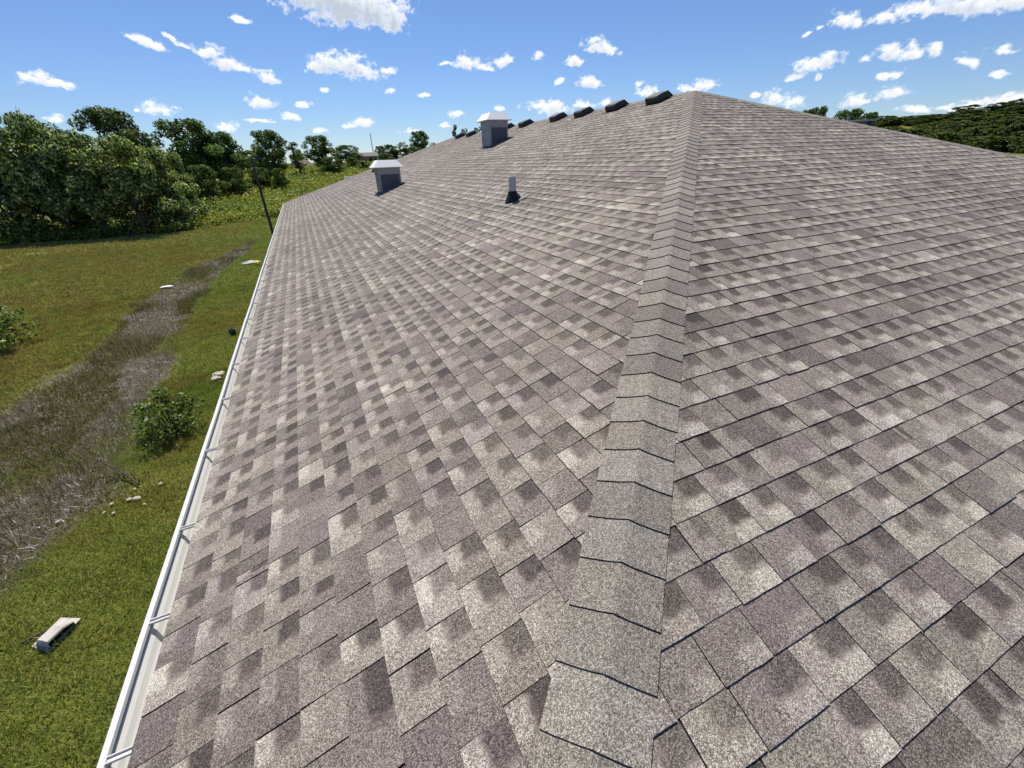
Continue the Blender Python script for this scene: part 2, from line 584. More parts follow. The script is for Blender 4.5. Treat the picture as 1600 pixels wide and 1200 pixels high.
def ditch_bounds(y):
    return (np.interp(y, [a for a, b in DITCH_L], [b for a, b in DITCH_L]),
            np.interp(y, [a for a, b in DITCH_R], [b for a, b in DITCH_R]))


def sstep(x, a, b):
    t = np.clip((x - a) / (b - a), 0, 1)
    return t * t * (3 - 2 * t)


def ditch_mask(x, y):
    l, r = ditch_bounds(y)
    mid, hw = (l + r) / 2, np.maximum((r - l) / 2, 0.05)
    m = 1 - sstep(np.abs(x - mid) / hw, 0.55, 1.30)
    return m * (1 - sstep(y, 36, 43)) * sstep(y, -6, 0)


def ground_z(x, y):
    x = np.asarray(x, float)
    y = np.asarray(y, float)
    l, r = ditch_bounds(y)
    t = (x - (l + r) / 2) / np.maximum((r - l) / 2 + 0.9, 0.5)
    z = -0.16 * np.exp(-t * t * 2.2) * (1 - sstep(y, 34, 43)) * sstep(y, -8, 0)
    z = z + 0.035 * np.sin(x * 0.9 + y * 0.31) * np.sin(y * 0.53 - x * 0.2) * sstep(-x, 0.5, 4)
    z = z + 4.9 * sstep(y, 50, 165) * (1 - sstep(x, 60, 140))
    D = x * 0.951 + y * 0.309
    z = z + 20 * sstep(D, 285, 430) * sstep(x, 150, 260)
    return z


def axis(parts):
    a = []
    for lo, hi, st in parts:
        a += list(np.arange(lo, hi, st))
    return np.array(a + [parts[-1][1]])


gx = axis([(-6000, -400, 800), (-400, -60, 34), (-60, -16, 2), (-16, 1, 0.25), (1, 30, 3), (30, 520, 14), (520, 6000, 685)])
gy = axis([(-6000, -200, 725), (-200, -10, 19), (-10, 1, 1), (1, 46, 0.3), (46, 240, 3), (240, 600, 24), (600, 6000, 675)])
GX, GY = np.meshgrid(gx, gy)
GZ = ground_z(GX, GY)
nx, ny = len(gx), len(gy)
idx = np.arange(nx * ny).reshape(ny, nx)
fc = np.stack([idx[:-1, :-1], idx[:-1, 1:], idx[1:, 1:], idx[1:, :-1]], -1).reshape(-1, 4)
me = np_mesh('ground', np.stack([GX, GY, GZ], -1).reshape(-1, 3), fc)
at = me.attributes.new('ditch', 'FLOAT', 'POINT')
at.data.foreach_set('value', ditch_mask(GX, GY).astype(np.float32).ravel())
me.shade_smooth()
mg, N, b = material('lawn_ground', 0.95, spec=0.1)
g = N.n('ShaderNodeNewGeometry')
pos = g.outputs['Position']
da = N.n('ShaderNodeAttribute', attribute_name='ditch')
n1 = N.noise(pos, 0.35, 4.0, 0.6)
n2 = N.noise(pos, 2.3, 5.0, 0.65)
n3 = N.noise(pos, 22.0, 4.0, 0.7)
n4 = N.noise(pos, 0.09, 3.0, 0.5)
grass = N.ramp(N.math('ADD', N.math('MULTIPLY', n1.outputs['Fac'], 0.55), N.math('MULTIPLY', n2.outputs['Fac'], 0.45)),
               [(0.3, (0.080, 0.105, 0.016)), (0.47, (0.130, 0.142, 0.026)), (0.6, (0.18, 0.172, 0.042)), (0.75, (0.25, 0.215, 0.085))])
grass = N.mix(N.math('MULTIPLY', N.step(n3.outputs['Fac'], 0.42, 0.72), 0.6), grass, (0.055, 0.070, 0.014))
grass = N.mix(N.math('MULTIPLY', N.step(n4.outputs['Fac'], 0.5, 0.68), 0.5), grass, (0.17, 0.155, 0.055))
mud = N.ramp(N.math('ADD', N.math('MULTIPLY', n2.outputs['Fac'], 0.6), N.math('MULTIPLY', n3.outputs['Fac'], 0.4)),
             [(0.32, (0.035, 0.030, 0.016)), (0.48, (0.085, 0.073, 0.048)), (0.58, (0.15, 0.133, 0.108)), (0.70, (0.36, 0.335, 0.30))])
weedy = N.mix(N.math('MULTIPLY', N.step(n1.outputs['Fac'], 0.46, 0.6), 0.7), mud, (0.068, 0.066, 0.028))
mk = N.step(N.math('ADD', da.outputs['Fac'], N.math('MULTIPLY', N.math('SUBTRACT', N.math('ADD', N.math('MULTIPLY', n2.outputs['Fac'], 0.6), N.math('MULTIPLY', n1.outputs['Fac'], 0.4)), 0.5), 2.0)), 0.26, 0.86)
N.link(N.mix(mk, grass, weedy), b.inputs['Base Color'])
bp = N.n('ShaderNodeBump')
bp.inputs['Strength'].default_value = 0.9
bp.inputs['Distance'].default_value = 0.05
N.link(n3.outputs['Fac'], bp.inputs['Height'])
N.link(bp.outputs[0], b.inputs['Normal'])
ground = link_mesh('ground', me, mg)
tag(ground, 'mown lawn around the building, rising to meadow and a wooded hill', 'ground', kind='structure')

# ------------------------------------------------------------------ the building
building = empty('building', (HALF, YL / 2, 0))
tag(building, 'long low building under a hip roof of grey brown asphalt shingles', 'building')
building_loc = Vector(building.location)


def part(o):
    """parent to the building without moving"""
    o.parent = building
    o.location = Vector(o.location) - building_loc
    return o


W2 = HALF * 2
mb = MB()
ov = 0.45
for (x0, y0, x1, y1) in ((ov, ov, ov + .2, YL - ov), (W2 - ov - .2, ov, W2 - ov, YL - ov), (ov + .2, ov, W2 - ov - .2, ov + .2), (ov + .2, YL - ov - .2, W2 - ov - .2, YL - ov)):
    mb.box((x0, y0, -0.3), (x1, y1, EAVE - 0.12))
part(mb.build('wall', M_WALL))
mb = MB()
for (x0, y0, x1, y1) in ((0.012, 0.012, 0.035, YL - .012), (W2 - .035, 0.012, W2 - .012, YL - .012), (.035, .012, W2 - .035, .035), (.035, YL - .035, W2 - .035, YL - .012)):
    mb.box((x0, y0, EAVE - 0.17), (x1, y1, EAVE - 0.012))
part(mb.build('fascia', M_WHITE))
mb = MB()
for (x0, y0, x1, y1) in ((0.036, 0.036, ov, YL - .036), (W2 - ov, 0.036, W2 - .036, YL - .036), (ov, .036, W2 - ov, ov), (ov, YL - ov, W2 - ov, YL - .036)):
    mb.box((x0, y0, EAVE - 0.155), (x1, y1, EAVE - 0.14))
part(mb.build('soffit', M_WHITE))

# roof deck
A, B, C_, D_ = (0, 0, EAVE), (W2, 0, EAVE), (W2, YL, EAVE), (0, YL, EAVE)
R1, R2 = (HALF, HALF, EAVE + S * HALF), (HALF, YL - HALF, EAVE + S * HALF)
mb = MB()
th = 0.012
lo = [(p[0], p[1], p[2] - th) for p in (A, B, C_, D_, R1, R2)]
mb.add([A, B, C_, D_, R1, R2] + lo, [(0, 4, 5, 3), (0, 1, 4), (1, 2, 5, 4), (2, 3, 5), (6, 9, 11, 10), (6, 10, 7), (7, 10, 11, 8), (8, 11, 9),
                                     (0, 3, 9, 6), (0, 6, 7, 1), (1, 7, 8, 2), (2, 8, 9, 3)])
roof = part(mb.build('roof', M_DECK))
roof['label'] = 'hip roof of laminated asphalt shingles in grey, tan and plum granules'
ROOF_LOC = Vector((0, 0, 0))        # the roof mesh has its origin at the world origin


def roofpart(o):
    o.parent = roof
    o.location = Vector(o.location) - ROOF_LOC
    return o


# ---- shingles.  face frame: u along the course, v up the slope, n the normal
FACES = {
    'left': dict(o=np.array([0, 0, EAVE]), u=np.array([0, 1.0, 0]), v=np.array([1, 0, S]) / Q, n=np.array([-S, 0, 1]) / Q,
                 e=0.139 * Q, v0=0.0, lines=[(lambda u, v: u - v / Q - .07), (lambda u, v: YL - v / Q - u - .07), (lambda u, v: HALF * Q - v)]),
    'front': dict(o=np.array([0, 0, EAVE]), u=np.array([1.0, 0, 0]), v=np.array([0, 1, S]) / Q, n=np.array([0, -S, 1]) / Q,
                  e=0.143, v0=(3.9251 * Q) % 0.143 - 0.143, lines=[(lambda u, v: u - v / Q - .07), (lambda u, v: W2 - v / Q - u - .07), (lambda u, v: HALF * Q - v)]),
}


def clip(poly, fn):
    out = []
    for i, a in enumerate(poly):
        b = poly[(i + 1) % len(poly)]
        da, db = fn(*a), fn(*b)
        if da >= 0:
            out.append(a)
        if (da >= 0) != (db >= 0):
            t = da / (da - db)
            out.append((a[0] + (b[0] - a[0]) * t, a[1] + (b[1] - a[1]) * t))
    return out


tabs = []          # (verts, faces, tuv, blend, projected size)
for key, F in FACES.items():
    O, U, V, Nn, e = F['o'], F['u'], F['v'], F['n'], F['e']
    vmax = HALF * Q
    umax = YL if key == 'left' else W2
    k = 0
    while F['v0'] + k * e < vmax:
        va = max(F['v0'] + k * e, -0.012 if k else -0.014)
        if key == 'left' and k == 0:
            va = -0.012
        vb = F['v0'] + (k + 1) * e
        stair = (k * 0.0585 + rng.gauss(0, .006)) % 0.3
        u = math.floor(va / Q / 0.3) * 0.3 - 0.3 + stair
        wi = 0
        course_tone = rng.gauss(0, 0.015)
        raised = rng.random() < 0.5
        sag = rng.uniform(0, 6.28)
        while u < umax - va / Q:
            wi += 1
            wd = 0.168 + rng.gauss(0, .013)
            r_w = rng.random()
            if r_w < 0.022:
                wd = rng.uniform(0.03, 0.07)
            elif r_w < 0.12:
                wd = rng.uniform(0.20, 0.25)
            if wi % 6 == 0:                      # back to the bond of the course
                tgt = round((u + wd - stair) / 0.168) * 0.168 + stair
                if tgt - u > .06:
                    wd = tgt - u
            gap = rng.uniform(0.0028, 0.0048) * (1.15 if key == 'left' else .8) if rng.random() < 0.92 else 0.0008
            ua, ub = u + gap / 2, u + wd - gap / 2
            raised = (not raised) if rng.random() < 0.72 else raised
            hb = (0.0096 if raised else 0.0080) + rng.uniform(-.001, .001)
            ht = 0.0035
            vlow = va + rng.gauss(0, 0.0012) + 0.0016 * math.sin(u * 2.1 + sag)
            vtop = vb + 0.018
            skew = rng.gauss(0, 0.0012)
            nb = 5 if wd > .08 else 2
            bot = [(ua + (ub - ua) * i / (nb - 1), vlow + (rng.gauss(0, 0.0007) if 0 < i < nb - 1 else 0)) for i in range(nb)]
            poly = bot + [(ub + skew, vtop), (ua + skew, vtop)]
            inside = all(fn(*p) > 0.0 for p in poly for fn in F['lines'])
            clipped = False
            if not inside:
                for fn in F['lines']:
                    poly = clip(poly, fn)
                    if len(poly) < 3:
                        break
                if len(poly) < 3:
                    u += wd
                    continue
                clipped = True

            def hh(v):
                return ht + (hb - ht) * (1 - (v - va) / (vtop - va))
            top = [O + U * a + V * c + Nn * hh(c) for a, c in poly]
            bas = [O + U * a + V * c + Nn * 0.0008 for a, c in poly]
            m_ = len(poly)
            faces = [tuple(range(m_))] + [(i, m_ + i, m_ + (i + 1) % m_, (i + 1) % m_) for i in range(m_)]
            tuv = [((a - ua) / max(wd, .01), (c - va) / (vb - va), 0) for a, c in poly] * 2
            rr = rng.random()
            tone = 0.482 + rng.gauss(0, 0.05) + course_tone
            gd, gl = 0.0, 0.0
            if rr < 0.80:
                gd = rng.uniform(0.5, 1.0)
            if rng.random() < 0.62:
                gl = rng.uniform(0.45, 1.0)
            if rr > 0.84:
                tone -= rng.uniform(0.05, 0.13)
                gd *= .4
            hue = min(1, max(0, rng.gauss(0.45, 0.3) + (0.3 if rr > 0.86 else 0)))
            cen = np.mean(top, axis=0)
            px, py, pz = project(cen)
            size = 0.0
            if pz > 0.2 and -20 < px < 1620 and -20 < py < 1225:
                P = [project(t_) for t_ in top]
                ar = 0.5 * abs(sum(P[i][0] * P[(i + 1) % m_][1] - P[(i + 1) % m_][0] * P[i][1] for i in range(m_)))
                size = ar
                if not (0 < px < 1600 and 0 < py < 1200):
                    size *= 0.2
            tabs.append((top + bas, faces, tuv, (tone, gd, gl, hue), size))
            u += wd
        k += 1

order = sorted(range(len(tabs)), key=lambda i: -tabs[i][4])
single = set(order[:300])


def attr_mesh(me, tuv, blend):
    if tuv is not None:
        a = me.attributes.new('tuv', 'FLOAT_VECTOR', 'POINT')
        a.data.foreach_set('vector', np.asarray(tuv, np.float32).ravel())
    a = me.attributes.new('blend', 'FLOAT_COLOR', 'POINT')
    a.data.foreach_set('color', np.asarray(blend, np.float32).ravel())


V_, F_, T_, B_, MI_ = [], [], [], [], []
for i, (vs, fs, tuv, bl, sz) in enumerate(tabs):
    if i in single:
        c = np.mean(vs, axis=0)
        me = bpy.data.meshes.new('shingle')
        me.from_pydata([tuple(p - c) for p in vs], [], fs)
        attr_mesh(me, tuv, [bl] * len(vs))
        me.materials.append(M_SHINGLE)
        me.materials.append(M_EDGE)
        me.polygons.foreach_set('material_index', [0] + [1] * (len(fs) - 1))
        roofpart(link_mesh('shingle', me, None, None, c))
    else:
        o_ = len(V_)
        V_ += [tuple(p) for p in vs]
        F_ += [tuple(o_ + j for j in f) for f in fs]
        T_ += tuv
        B_ += [bl] * len(vs)
        MI_ += [0] + [1] * (len(fs) - 1)
me = bpy.data.meshes.new('shingle_field')
me.from_pydata(V_, [], F_)
attr_mesh(me, T_, B_)
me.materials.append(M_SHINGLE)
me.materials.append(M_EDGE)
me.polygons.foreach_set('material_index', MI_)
sf = roofpart(link_mesh('shingle_field', me, None))
sf['kind'] = 'stuff'

# the two slopes that face away: whole courses
mb = MB()
bl, tu = [], []
for side in ('right', 'back'):
    for k in range(57):
        va, vb = k * 0.143, (k + 1) * 0.143 + 0.02
        if vb > HALF * Q:
            continue
        xa, xb = va / Q, vb / Q
        if side == 'right':
            q4 = [(W2 - xa, xa, va), (W2 - xa, YL - xa, va), (W2 - xb, YL - xb, vb), (W2 - xb, xb, vb)]
            nn = np.array([S, 0, 1]) / Q
        else:
            q4 = [(W2 - xa, YL - xa, va), (xa, YL - xa, va), (xb, YL - xb, vb), (W2 - xb, YL - xb, vb)]
            nn = np.array([0, S, 1]) / Q
        P = [np.array([x, y, EAVE + S * v / Q]) for x, y, v in q4]
        top = [P[0] + nn * .012, P[1] + nn * .012, P[2] + nn * .003, P[3] + nn * .003]
        bot = [p + nn * .001 for p in P]
        mb.add(top + bot, [(0, 1, 2, 3), (0, 4, 5, 1), (1, 5, 6, 2), (3, 7, 4, 0)])
        t_ = 0.47 + rng.gauss(0, .04)
        bl += [(t_, 0, 0, .5)] * 8
        tu += [(0, 0, 0)] * 8
me = mb.mesh('far_courses')
attr_mesh(me, tu, bl)
o = roofpart(link_mesh('far_courses', me, M_SHINGLE))
o['kind'] = 'stuff'

# ---- caps along hips and ridge
dL = np.array([-1 / Q ** 2, 1, -S / Q ** 2])
dL /= np.linalg.norm(dL)
dR = np.array([1, -1 / Q ** 2, -S / Q ** 2])
dR /= np.linalg.norm(dR)


def cap_piece(P, d, a, b_, nrm, length, w=0.142, rnd=0.05, lift=0.017, crown=0.0):
    """bent cap: P lower end on the crest, d up the crest, a/b_ the two slopes' directions away from the crest"""
    xs = [-1, -.72, -.48, -.3, -.15, 0, .15, .3, .48, .72, 1]
    rows = []
    for j, (t, h) in enumerate(((0, .0075), (0.5, .005), (1, .001))):
        row = []
        for x in xs:
            dist = abs(x) * w
            r = math.sqrt(dist * dist + rnd * rnd) - rnd
            dirn = a if x < 0 else b_
            p = P + d * (t * length) + dirn * dist + nrm * (-(r - dist) * 0.0 - 0.26 * (rnd - (math.sqrt(dist * dist + rnd * rnd) - dist)) + lift + h)
            if j == 0:
                p = p + d * (rng.gauss(0, 0.0004) - crown * (1 - x * x))
            row.append(p)
        rows.append(row)
    n = len(xs)
    tops = [p for r_ in rows for p in r_]
    vs = tops + tops + [p - nrm * 0.0085 for p in tops]      # the cut edges have their own vertices
    m3 = 3 * n
    fs = []
    for j in range(2):
        for i in range(n - 1):
            fs.append((j * n + i, j * n + i + 1, (j + 1) * n + i + 1, (j + 1) * n + i))
    sd_ = []
    for i in range(n - 1):
        sd_.append((i, m3 + i, m3 + i + 1, i + 1))
    for j in range(2):
        sd_.append((j * n, (j + 1) * n, m3 + (j + 1) * n, m3 + j * n))
        sd_.append((j * n + n - 1, m3 + j * n + n - 1, m3 + (j + 1) * n + n - 1, (j + 1) * n + n - 1))
    fs += [tuple(q_ + m3 for q_ in f) for f in sd_]
    return vs, fs


hipd = np.array([1, 1, S])
HL = np.linalg.norm(hipd)
hipd = hipd / HL
hn = np.array([-S, -S, 2.0])
hn /= np.linalg.norm(hn)
t = 1.38 - 0.1092 * 11
i = 0
while t < HALF - 0.03:
    P = np.array([t, t, EAVE + S * t])
    L = min(0.1092 * HL + 0.03, (HALF - t) * HL)
    vs, fs = cap_piece(P, hipd, dL, dR, hn, L, w=0.141 + rng.gauss(0, .0015), crown=rng.uniform(0, .003))
    c = np.mean(vs, axis=0)
    me = bpy.data.meshes.new('hip_cap')
    me.from_pydata([tuple(p - c) for p in vs], [], fs)
    tn = 0.468 + rng.choice((-.05, -.02, 0, .01, .03, .05)) + rng.gauss(0, .012)
    attr_mesh(me, None, [(tn, 0, 0, min(1, max(0, rng.gauss(.72, .25))))] * len(vs))
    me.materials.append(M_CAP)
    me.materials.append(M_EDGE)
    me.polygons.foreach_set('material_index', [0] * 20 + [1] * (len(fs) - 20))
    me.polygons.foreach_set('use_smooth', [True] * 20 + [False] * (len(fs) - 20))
    roofpart(link_mesh('hip_cap', me, None, None, c))
    t += 0.1092 + rng.gauss(0, .0012)

V_, F_, B_ = [], [], []


def cap_run(P0, P1, a, b_, nrm, pitch=0.15):
    d = np.array(P1, float) - np.array(P0, float)
    L = np.linalg.norm(d)
    d /= L
    s_ = 0.0
    while s_ < L - 0.05:
        vs, fs = cap_piece(np.array(P0) + d * s_, d, a, b_, nrm, min(pitch + .03, L - s_))
        o_ = len(V_)
        V_.extend(tuple(p) for p in vs)
        F_.extend(tuple(o_ + q_ for q_ in f) for f in fs)
        B_.extend([(0.46 + rng.gauss(0, .04), 0, 0, .6)] * len(vs))
        s_ += pitch


mx = np.array([-1, 1, 1])
cap_run(B, R1, dR * mx, dL * mx, hn * mx)                       # hip on the far side of the front slope
my = np.array([1, -1, 1])
cap_run(D_, R2, dR * my * np.array([1, 1, 1]), dL * my, hn * my)
cap_run(C_, R2, dL * mx * my, dR * mx * my, hn * mx * my)
cap_run((HALF, YL - HALF, EAVE + S * HALF), (HALF, HALF, EAVE + S * HALF), np.array([1, 0, -S]) / Q, np.array([-1, 0, -S]) / Q, np.array([0, 0, 1.0]), 0.145)
me = bpy.data.meshes.new('ridge_capping')
me.from_pydata(V_, [], F_)
attr_mesh(me, None, B_)
o = roofpart(link_mesh('ridge_capping', me, M_CAP))
o['kind'] = 'stuff'

# ---- gutter along the left eave
prof_out = [(-.001, -.012), (-.001, -.092), (-.045, -.098), (-.062, -.092), (-.074, -.078), (-.086, -.056), (-.104, -.038), (-.127, -.030), (-.127, -.006), (-.102, -.004), (-.101, -.017)]
prof_out = [(x * .80, z) for x, z in prof_out]
th = 0.0022


def offset_profile(pr, t_):
    out = []
    for i in range(len(pr)):
        a = Vector(pr[max(i - 1, 0)])
        b_ = Vector(pr[min(i + 1, len(pr) - 1)])
        d = (b_ - a).normalized()
        out.append((pr[i][0] + d.y * t_, pr[i][1] - d.x * t_))
    return out


prof_in = offset_profile(prof_out, -th)
y0, y1 = 0.0, YL + 0.03
loop = [(x - .012, z) for x, z in prof_out] + [(x - .012, z) for x, z in reversed(prof_in)]
ysl = np.linspace(y0, y1, 60)
mb = MB()
vs = []
for yy in ysl:
    wv = 0.002 * math.sin(yy * 1.7) + 0.0015 * math.sin(yy * 4.1 + 1)
    vs += [(x + wv, yy, EAVE + z - 0.004 - 0.0006 * yy) for x, z in loop]
nl = len(loop)
fs = []
for j in range(len(ysl) - 1):
    for i in range(nl):
        fs.append((j * nl + i, (j + 1) * nl + i, (j + 1) * nl + (i + 1) % nl, j * nl + (i + 1) % nl))
mb.add(vs, fs)
np_ = len(prof_out)
for yy, k_ in ((y0, 0), (y1, len(ysl) - 1)):      # end caps
    pts = [(x - .012, yy, EAVE + z - 0.004) for x, z in prof_out[:9]]
    mb.add(pts + [(p[0], p[1] + .002, p[2]) for p in pts], [tuple(range(9)), tuple(range(17, 8, -1))])
gutter = part(mb.build('gutter', M_WHITE))
gutter['label'] = 'white aluminium gutter along the eave'
gutter.data.materials.append(M_TROUGH)
npf = nl * (len(ysl) - 1)
for j in range(npf):
    i = j % nl
    if i >= np_ and i < nl - 1 and (nl - 1 - i) < 8:      # inner skin below the lip
        gutter.data.polygons[j].material_index = 1
        gutter.data.polygons[j].use_smooth = True
hm = MB()
hm.box((-.090, -.012, -.014), (.0, .012, -.0115))
hm.box((-.090, -.012, -.0115), (.0, -.0085, -.003))
hm.box((-.090, .0085, -.0115), (.0, .012, -.003))
hm.box((-.094, -.012, -.03), (-.091, .012, -.008))
hmesh = hm.mesh('gutter_hanger')
hmesh.materials.append(M_WHITE)
hy = [2.06, 2.59, 3.17, 3.95, 4.75]
while hy[-1] < YL - .5:
    hy.append(hy[-1] + rng.uniform(.68, .84))
hy = [0.3, 0.9, 1.5] + hy
for yy in hy:
    o = bpy.data.objects.new('gutter_hanger', hmesh)
    COL.objects.link(o)
    o.parent = gutter
    o.location = Vector((-.012, yy, EAVE - 0.003 - 0.0006 * yy))
    o.rotation_euler = (0, 0, rng.gauss(0, .035))

# granules and leaf crumbs washed into the trough
n = 5200
gyv = nrg.uniform(0.2, YL, n)
dens_y = vnoise(gyv * 1.3, gyv * 0 + 3.5, 77)
gk = nrg.random(n) < (dens_y ** 2 * 1.3)
gyv = gyv[gk]
n = len(gyv)
gxv = -.012 + nrg.normal(-.030, .012, n).clip(-.05, -.006)
gzv = EAVE - .004 - .0006 * gyv - .0915 + nrg.random(n) * .003
gs = nrg.uniform(.0015, .0045, n) * np.where(nrg.random(n) < .04, 3.0, 1)
tet = np.array([[1, 0, -.3], [-.5, .9, -.3], [-.5, -.9, -.3], [0, 0, .7]])
ang = nrg.uniform(0, 6.28, n)
ca, sa_ = np.cos(ang), np.sin(ang)
tv = np.stack([tet[None, :, 0] * ca[:, None] - tet[None, :, 1] * sa_[:, None], tet[None, :, 0] * sa_[:, None] + tet[None, :, 1] * ca[:, None], np.repeat(tet[None, :, 2], n, 0)], -1) * gs[:, None, None]
tv = (tv + np.stack([gxv, gyv, gzv], -1)[:, None, :]).reshape(-1, 3)
tf = (np.array([[0, 1, 3], [1, 2, 3], [2, 0, 3]])[None] + 4 * np.arange(n)[:, None, None]).reshape(-1, 3)
o = link_mesh('gutter_debris', np_mesh('gutter_debris', tv, tf), M_STICK, gutter)
o['kind'] = 'stuff'

# ------------------------------------------------------------------ things on the roof
def slope_z(X):
    return EAVE + S * X


def exhaust_hood(X, Y, label, w=0.58, dep=0.62):
    t = empty('exhaust_hood', (X, Y, slope_z(X)))
    tag(t, label, 'hood', 'metal exhaust hoods on the roof slope')
    zb = -0.20
    ht = 0.53
    x0, x1 = -w / 2, w / 2
    y0, y1 = 0.0, dep
    m1 = MB()
    m1.box((x0, y0, zb), (x1, y1, ht - .16))
    m1.build('duct', M_GALV, t)
    m2 = MB()
    m2.box((x0 - .012, y0 - .012, ht - .16), (x1 + .012, y1 + .012, ht + .005))
    m2.build('collar', M_GALV, t)
    m3 = MB()                                              # near wall panel; the wall's shade is put into its slate colour
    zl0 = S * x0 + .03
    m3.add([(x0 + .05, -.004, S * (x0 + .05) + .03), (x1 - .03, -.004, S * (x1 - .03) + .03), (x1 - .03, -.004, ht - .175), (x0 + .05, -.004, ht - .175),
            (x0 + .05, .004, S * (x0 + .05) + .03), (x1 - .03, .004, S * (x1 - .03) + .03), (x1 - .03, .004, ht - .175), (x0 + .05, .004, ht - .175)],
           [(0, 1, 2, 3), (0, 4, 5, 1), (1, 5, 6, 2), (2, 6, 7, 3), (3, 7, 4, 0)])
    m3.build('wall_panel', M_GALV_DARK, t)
    m4 = MB()
    for xx in (x0 - .006, x1 - .018):
        m4.box((xx, -.010, zb), (xx + .024, .012, ht - .16))
    m4.build('corner_seam', M_GALV, t)
    m5 = MB()
    b0, b1 = -w / 2 - .105, w / 2 + .105
    c0, c1 = -.12, dep + .12
    tz = ht + .17
    i_ = .15
    V = [(b0, c0, ht - .012), (b1, c0, ht - .012), (b1, c1, ht - .012), (b0, c1, ht - .012),
         (b0, c0, ht), (b1, c0, ht), (b1, c1, ht), (b0, c1, ht),
         (b0 + i_, c0 + i_, tz), (b1 - i_, c0 + i_, tz), (b1 - i_, c1 - i_, tz), (b0 + i_, c1 - i_, tz)]
    m5.add(V, [(0, 3, 2, 1), (0, 1, 5, 4), (1, 2, 6, 5), (2, 3, 7, 6), (3, 0, 4, 7), (4, 5, 9, 8), (5, 6, 10, 9), (6, 7, 11, 10), (7, 4, 8, 11), (8, 9, 10, 11)])
    m5.build('cap', M_GALV_CAP, t)
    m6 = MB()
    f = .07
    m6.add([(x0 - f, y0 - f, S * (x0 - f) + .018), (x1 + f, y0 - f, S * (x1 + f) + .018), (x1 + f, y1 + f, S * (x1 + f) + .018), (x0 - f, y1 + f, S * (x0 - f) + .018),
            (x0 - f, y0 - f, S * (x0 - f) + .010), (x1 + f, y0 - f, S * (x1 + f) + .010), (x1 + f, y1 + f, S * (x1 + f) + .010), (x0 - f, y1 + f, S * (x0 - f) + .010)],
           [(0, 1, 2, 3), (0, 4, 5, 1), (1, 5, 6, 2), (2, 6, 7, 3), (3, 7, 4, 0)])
    m6.build('flashing', M_RUBBER, t)  # flashing coloured black to paint in the shadow along the hood's foot
    return t


exhaust_hood(3.21, 13.8, 'grey metal exhaust hood with white cap, low on the slope near the gutter')
exhaust_hood(6.15, 13.0, 'grey metal exhaust hood with white cap, high on the slope just below the ridge vents', w=0.52)


def slope_frame(Y, X):
    """matrix of a frame lying on the left slope: x up the slope, y along the ridge (+Y), z normal"""
    return Matrix(((1 / Q, 0, -S / Q, X), (0, 1, 0, Y), (S / Q, 0, 1 / Q, slope_z(X)), (0, 0, 0, 1)))


def box_vent_mesh():
    m = MB()
    L, Wd, h = 0.34, 0.33, 0.135                       # up the slope, along the ridge, height
    pr = [(-.02, .0), (-.03, .08), (-.022, .115), (.0, .130), (.05, h), (L - .10, h), (L, .03), (L, 0)]
    n = len(pr)
    vs = [(x, 0, z) for x, z in pr] + [(x, Wd, z) for x, z in pr]
    m.add(vs, [tuple(range(n)), tuple(range(2 * n - 1, n - 1, -1))] + [(i, n + i, n + i + 1, i + 1) for i in range(n - 1)])
    return m.mesh('vent_body')


vb_mesh = box_vent_mesh()
vb_mesh.materials.append(M_BLACK)
fm = MB()
fm.box((-.06, -.06, .006), (.40, .42, .0165))
vf_mesh = fm.mesh('flange')
vf_mesh.materials.append(M_BLACK)
lm = MB()
for i in range(3):
    lm.box((-.036, .04, .03 + i * .035), (-.022, .32, .045 + i * .035))
vl_mesh = lm.mesh('louvre')
vl_mesh.materials.append(M_BLACK)
VX = 7.35


def vent_at(px):
    """position along the ridge of the vent whose lower far corner is seen at photo column px"""
    ys_ = np.linspace(7.5, 21, 2701)
    return float(min(ys_, key=lambda q_: abs(project((VX, q_, slope_z(VX)))[0] - px))) - 0.36


vent_y = [vent_at(px) for px in (1009, 947, 898, 860, 811.5, 784, 763, 729.5, 712.5)]
words = ['first', 'second', 'third', 'fourth', 'fifth', 'sixth', 'seventh', 'eighth', 'ninth']
for i, yy in enumerate(vent_y):
    t = empty('roof_vent')
    t.matrix_world = slope_frame(yy, VX)
    tag(t, 'black slant back roof vent below the ridge, %s from the peak where the hips meet' % words[i], 'roof vent', 'black roof vents along the ridge')
    for nm, me_ in (('vent_body', vb_mesh), ('flange', vf_mesh), ('louvre', vl_mesh)):
        o = bpy.data.objects.new(nm, me_)
        COL.objects.link(o)
        o.parent = t


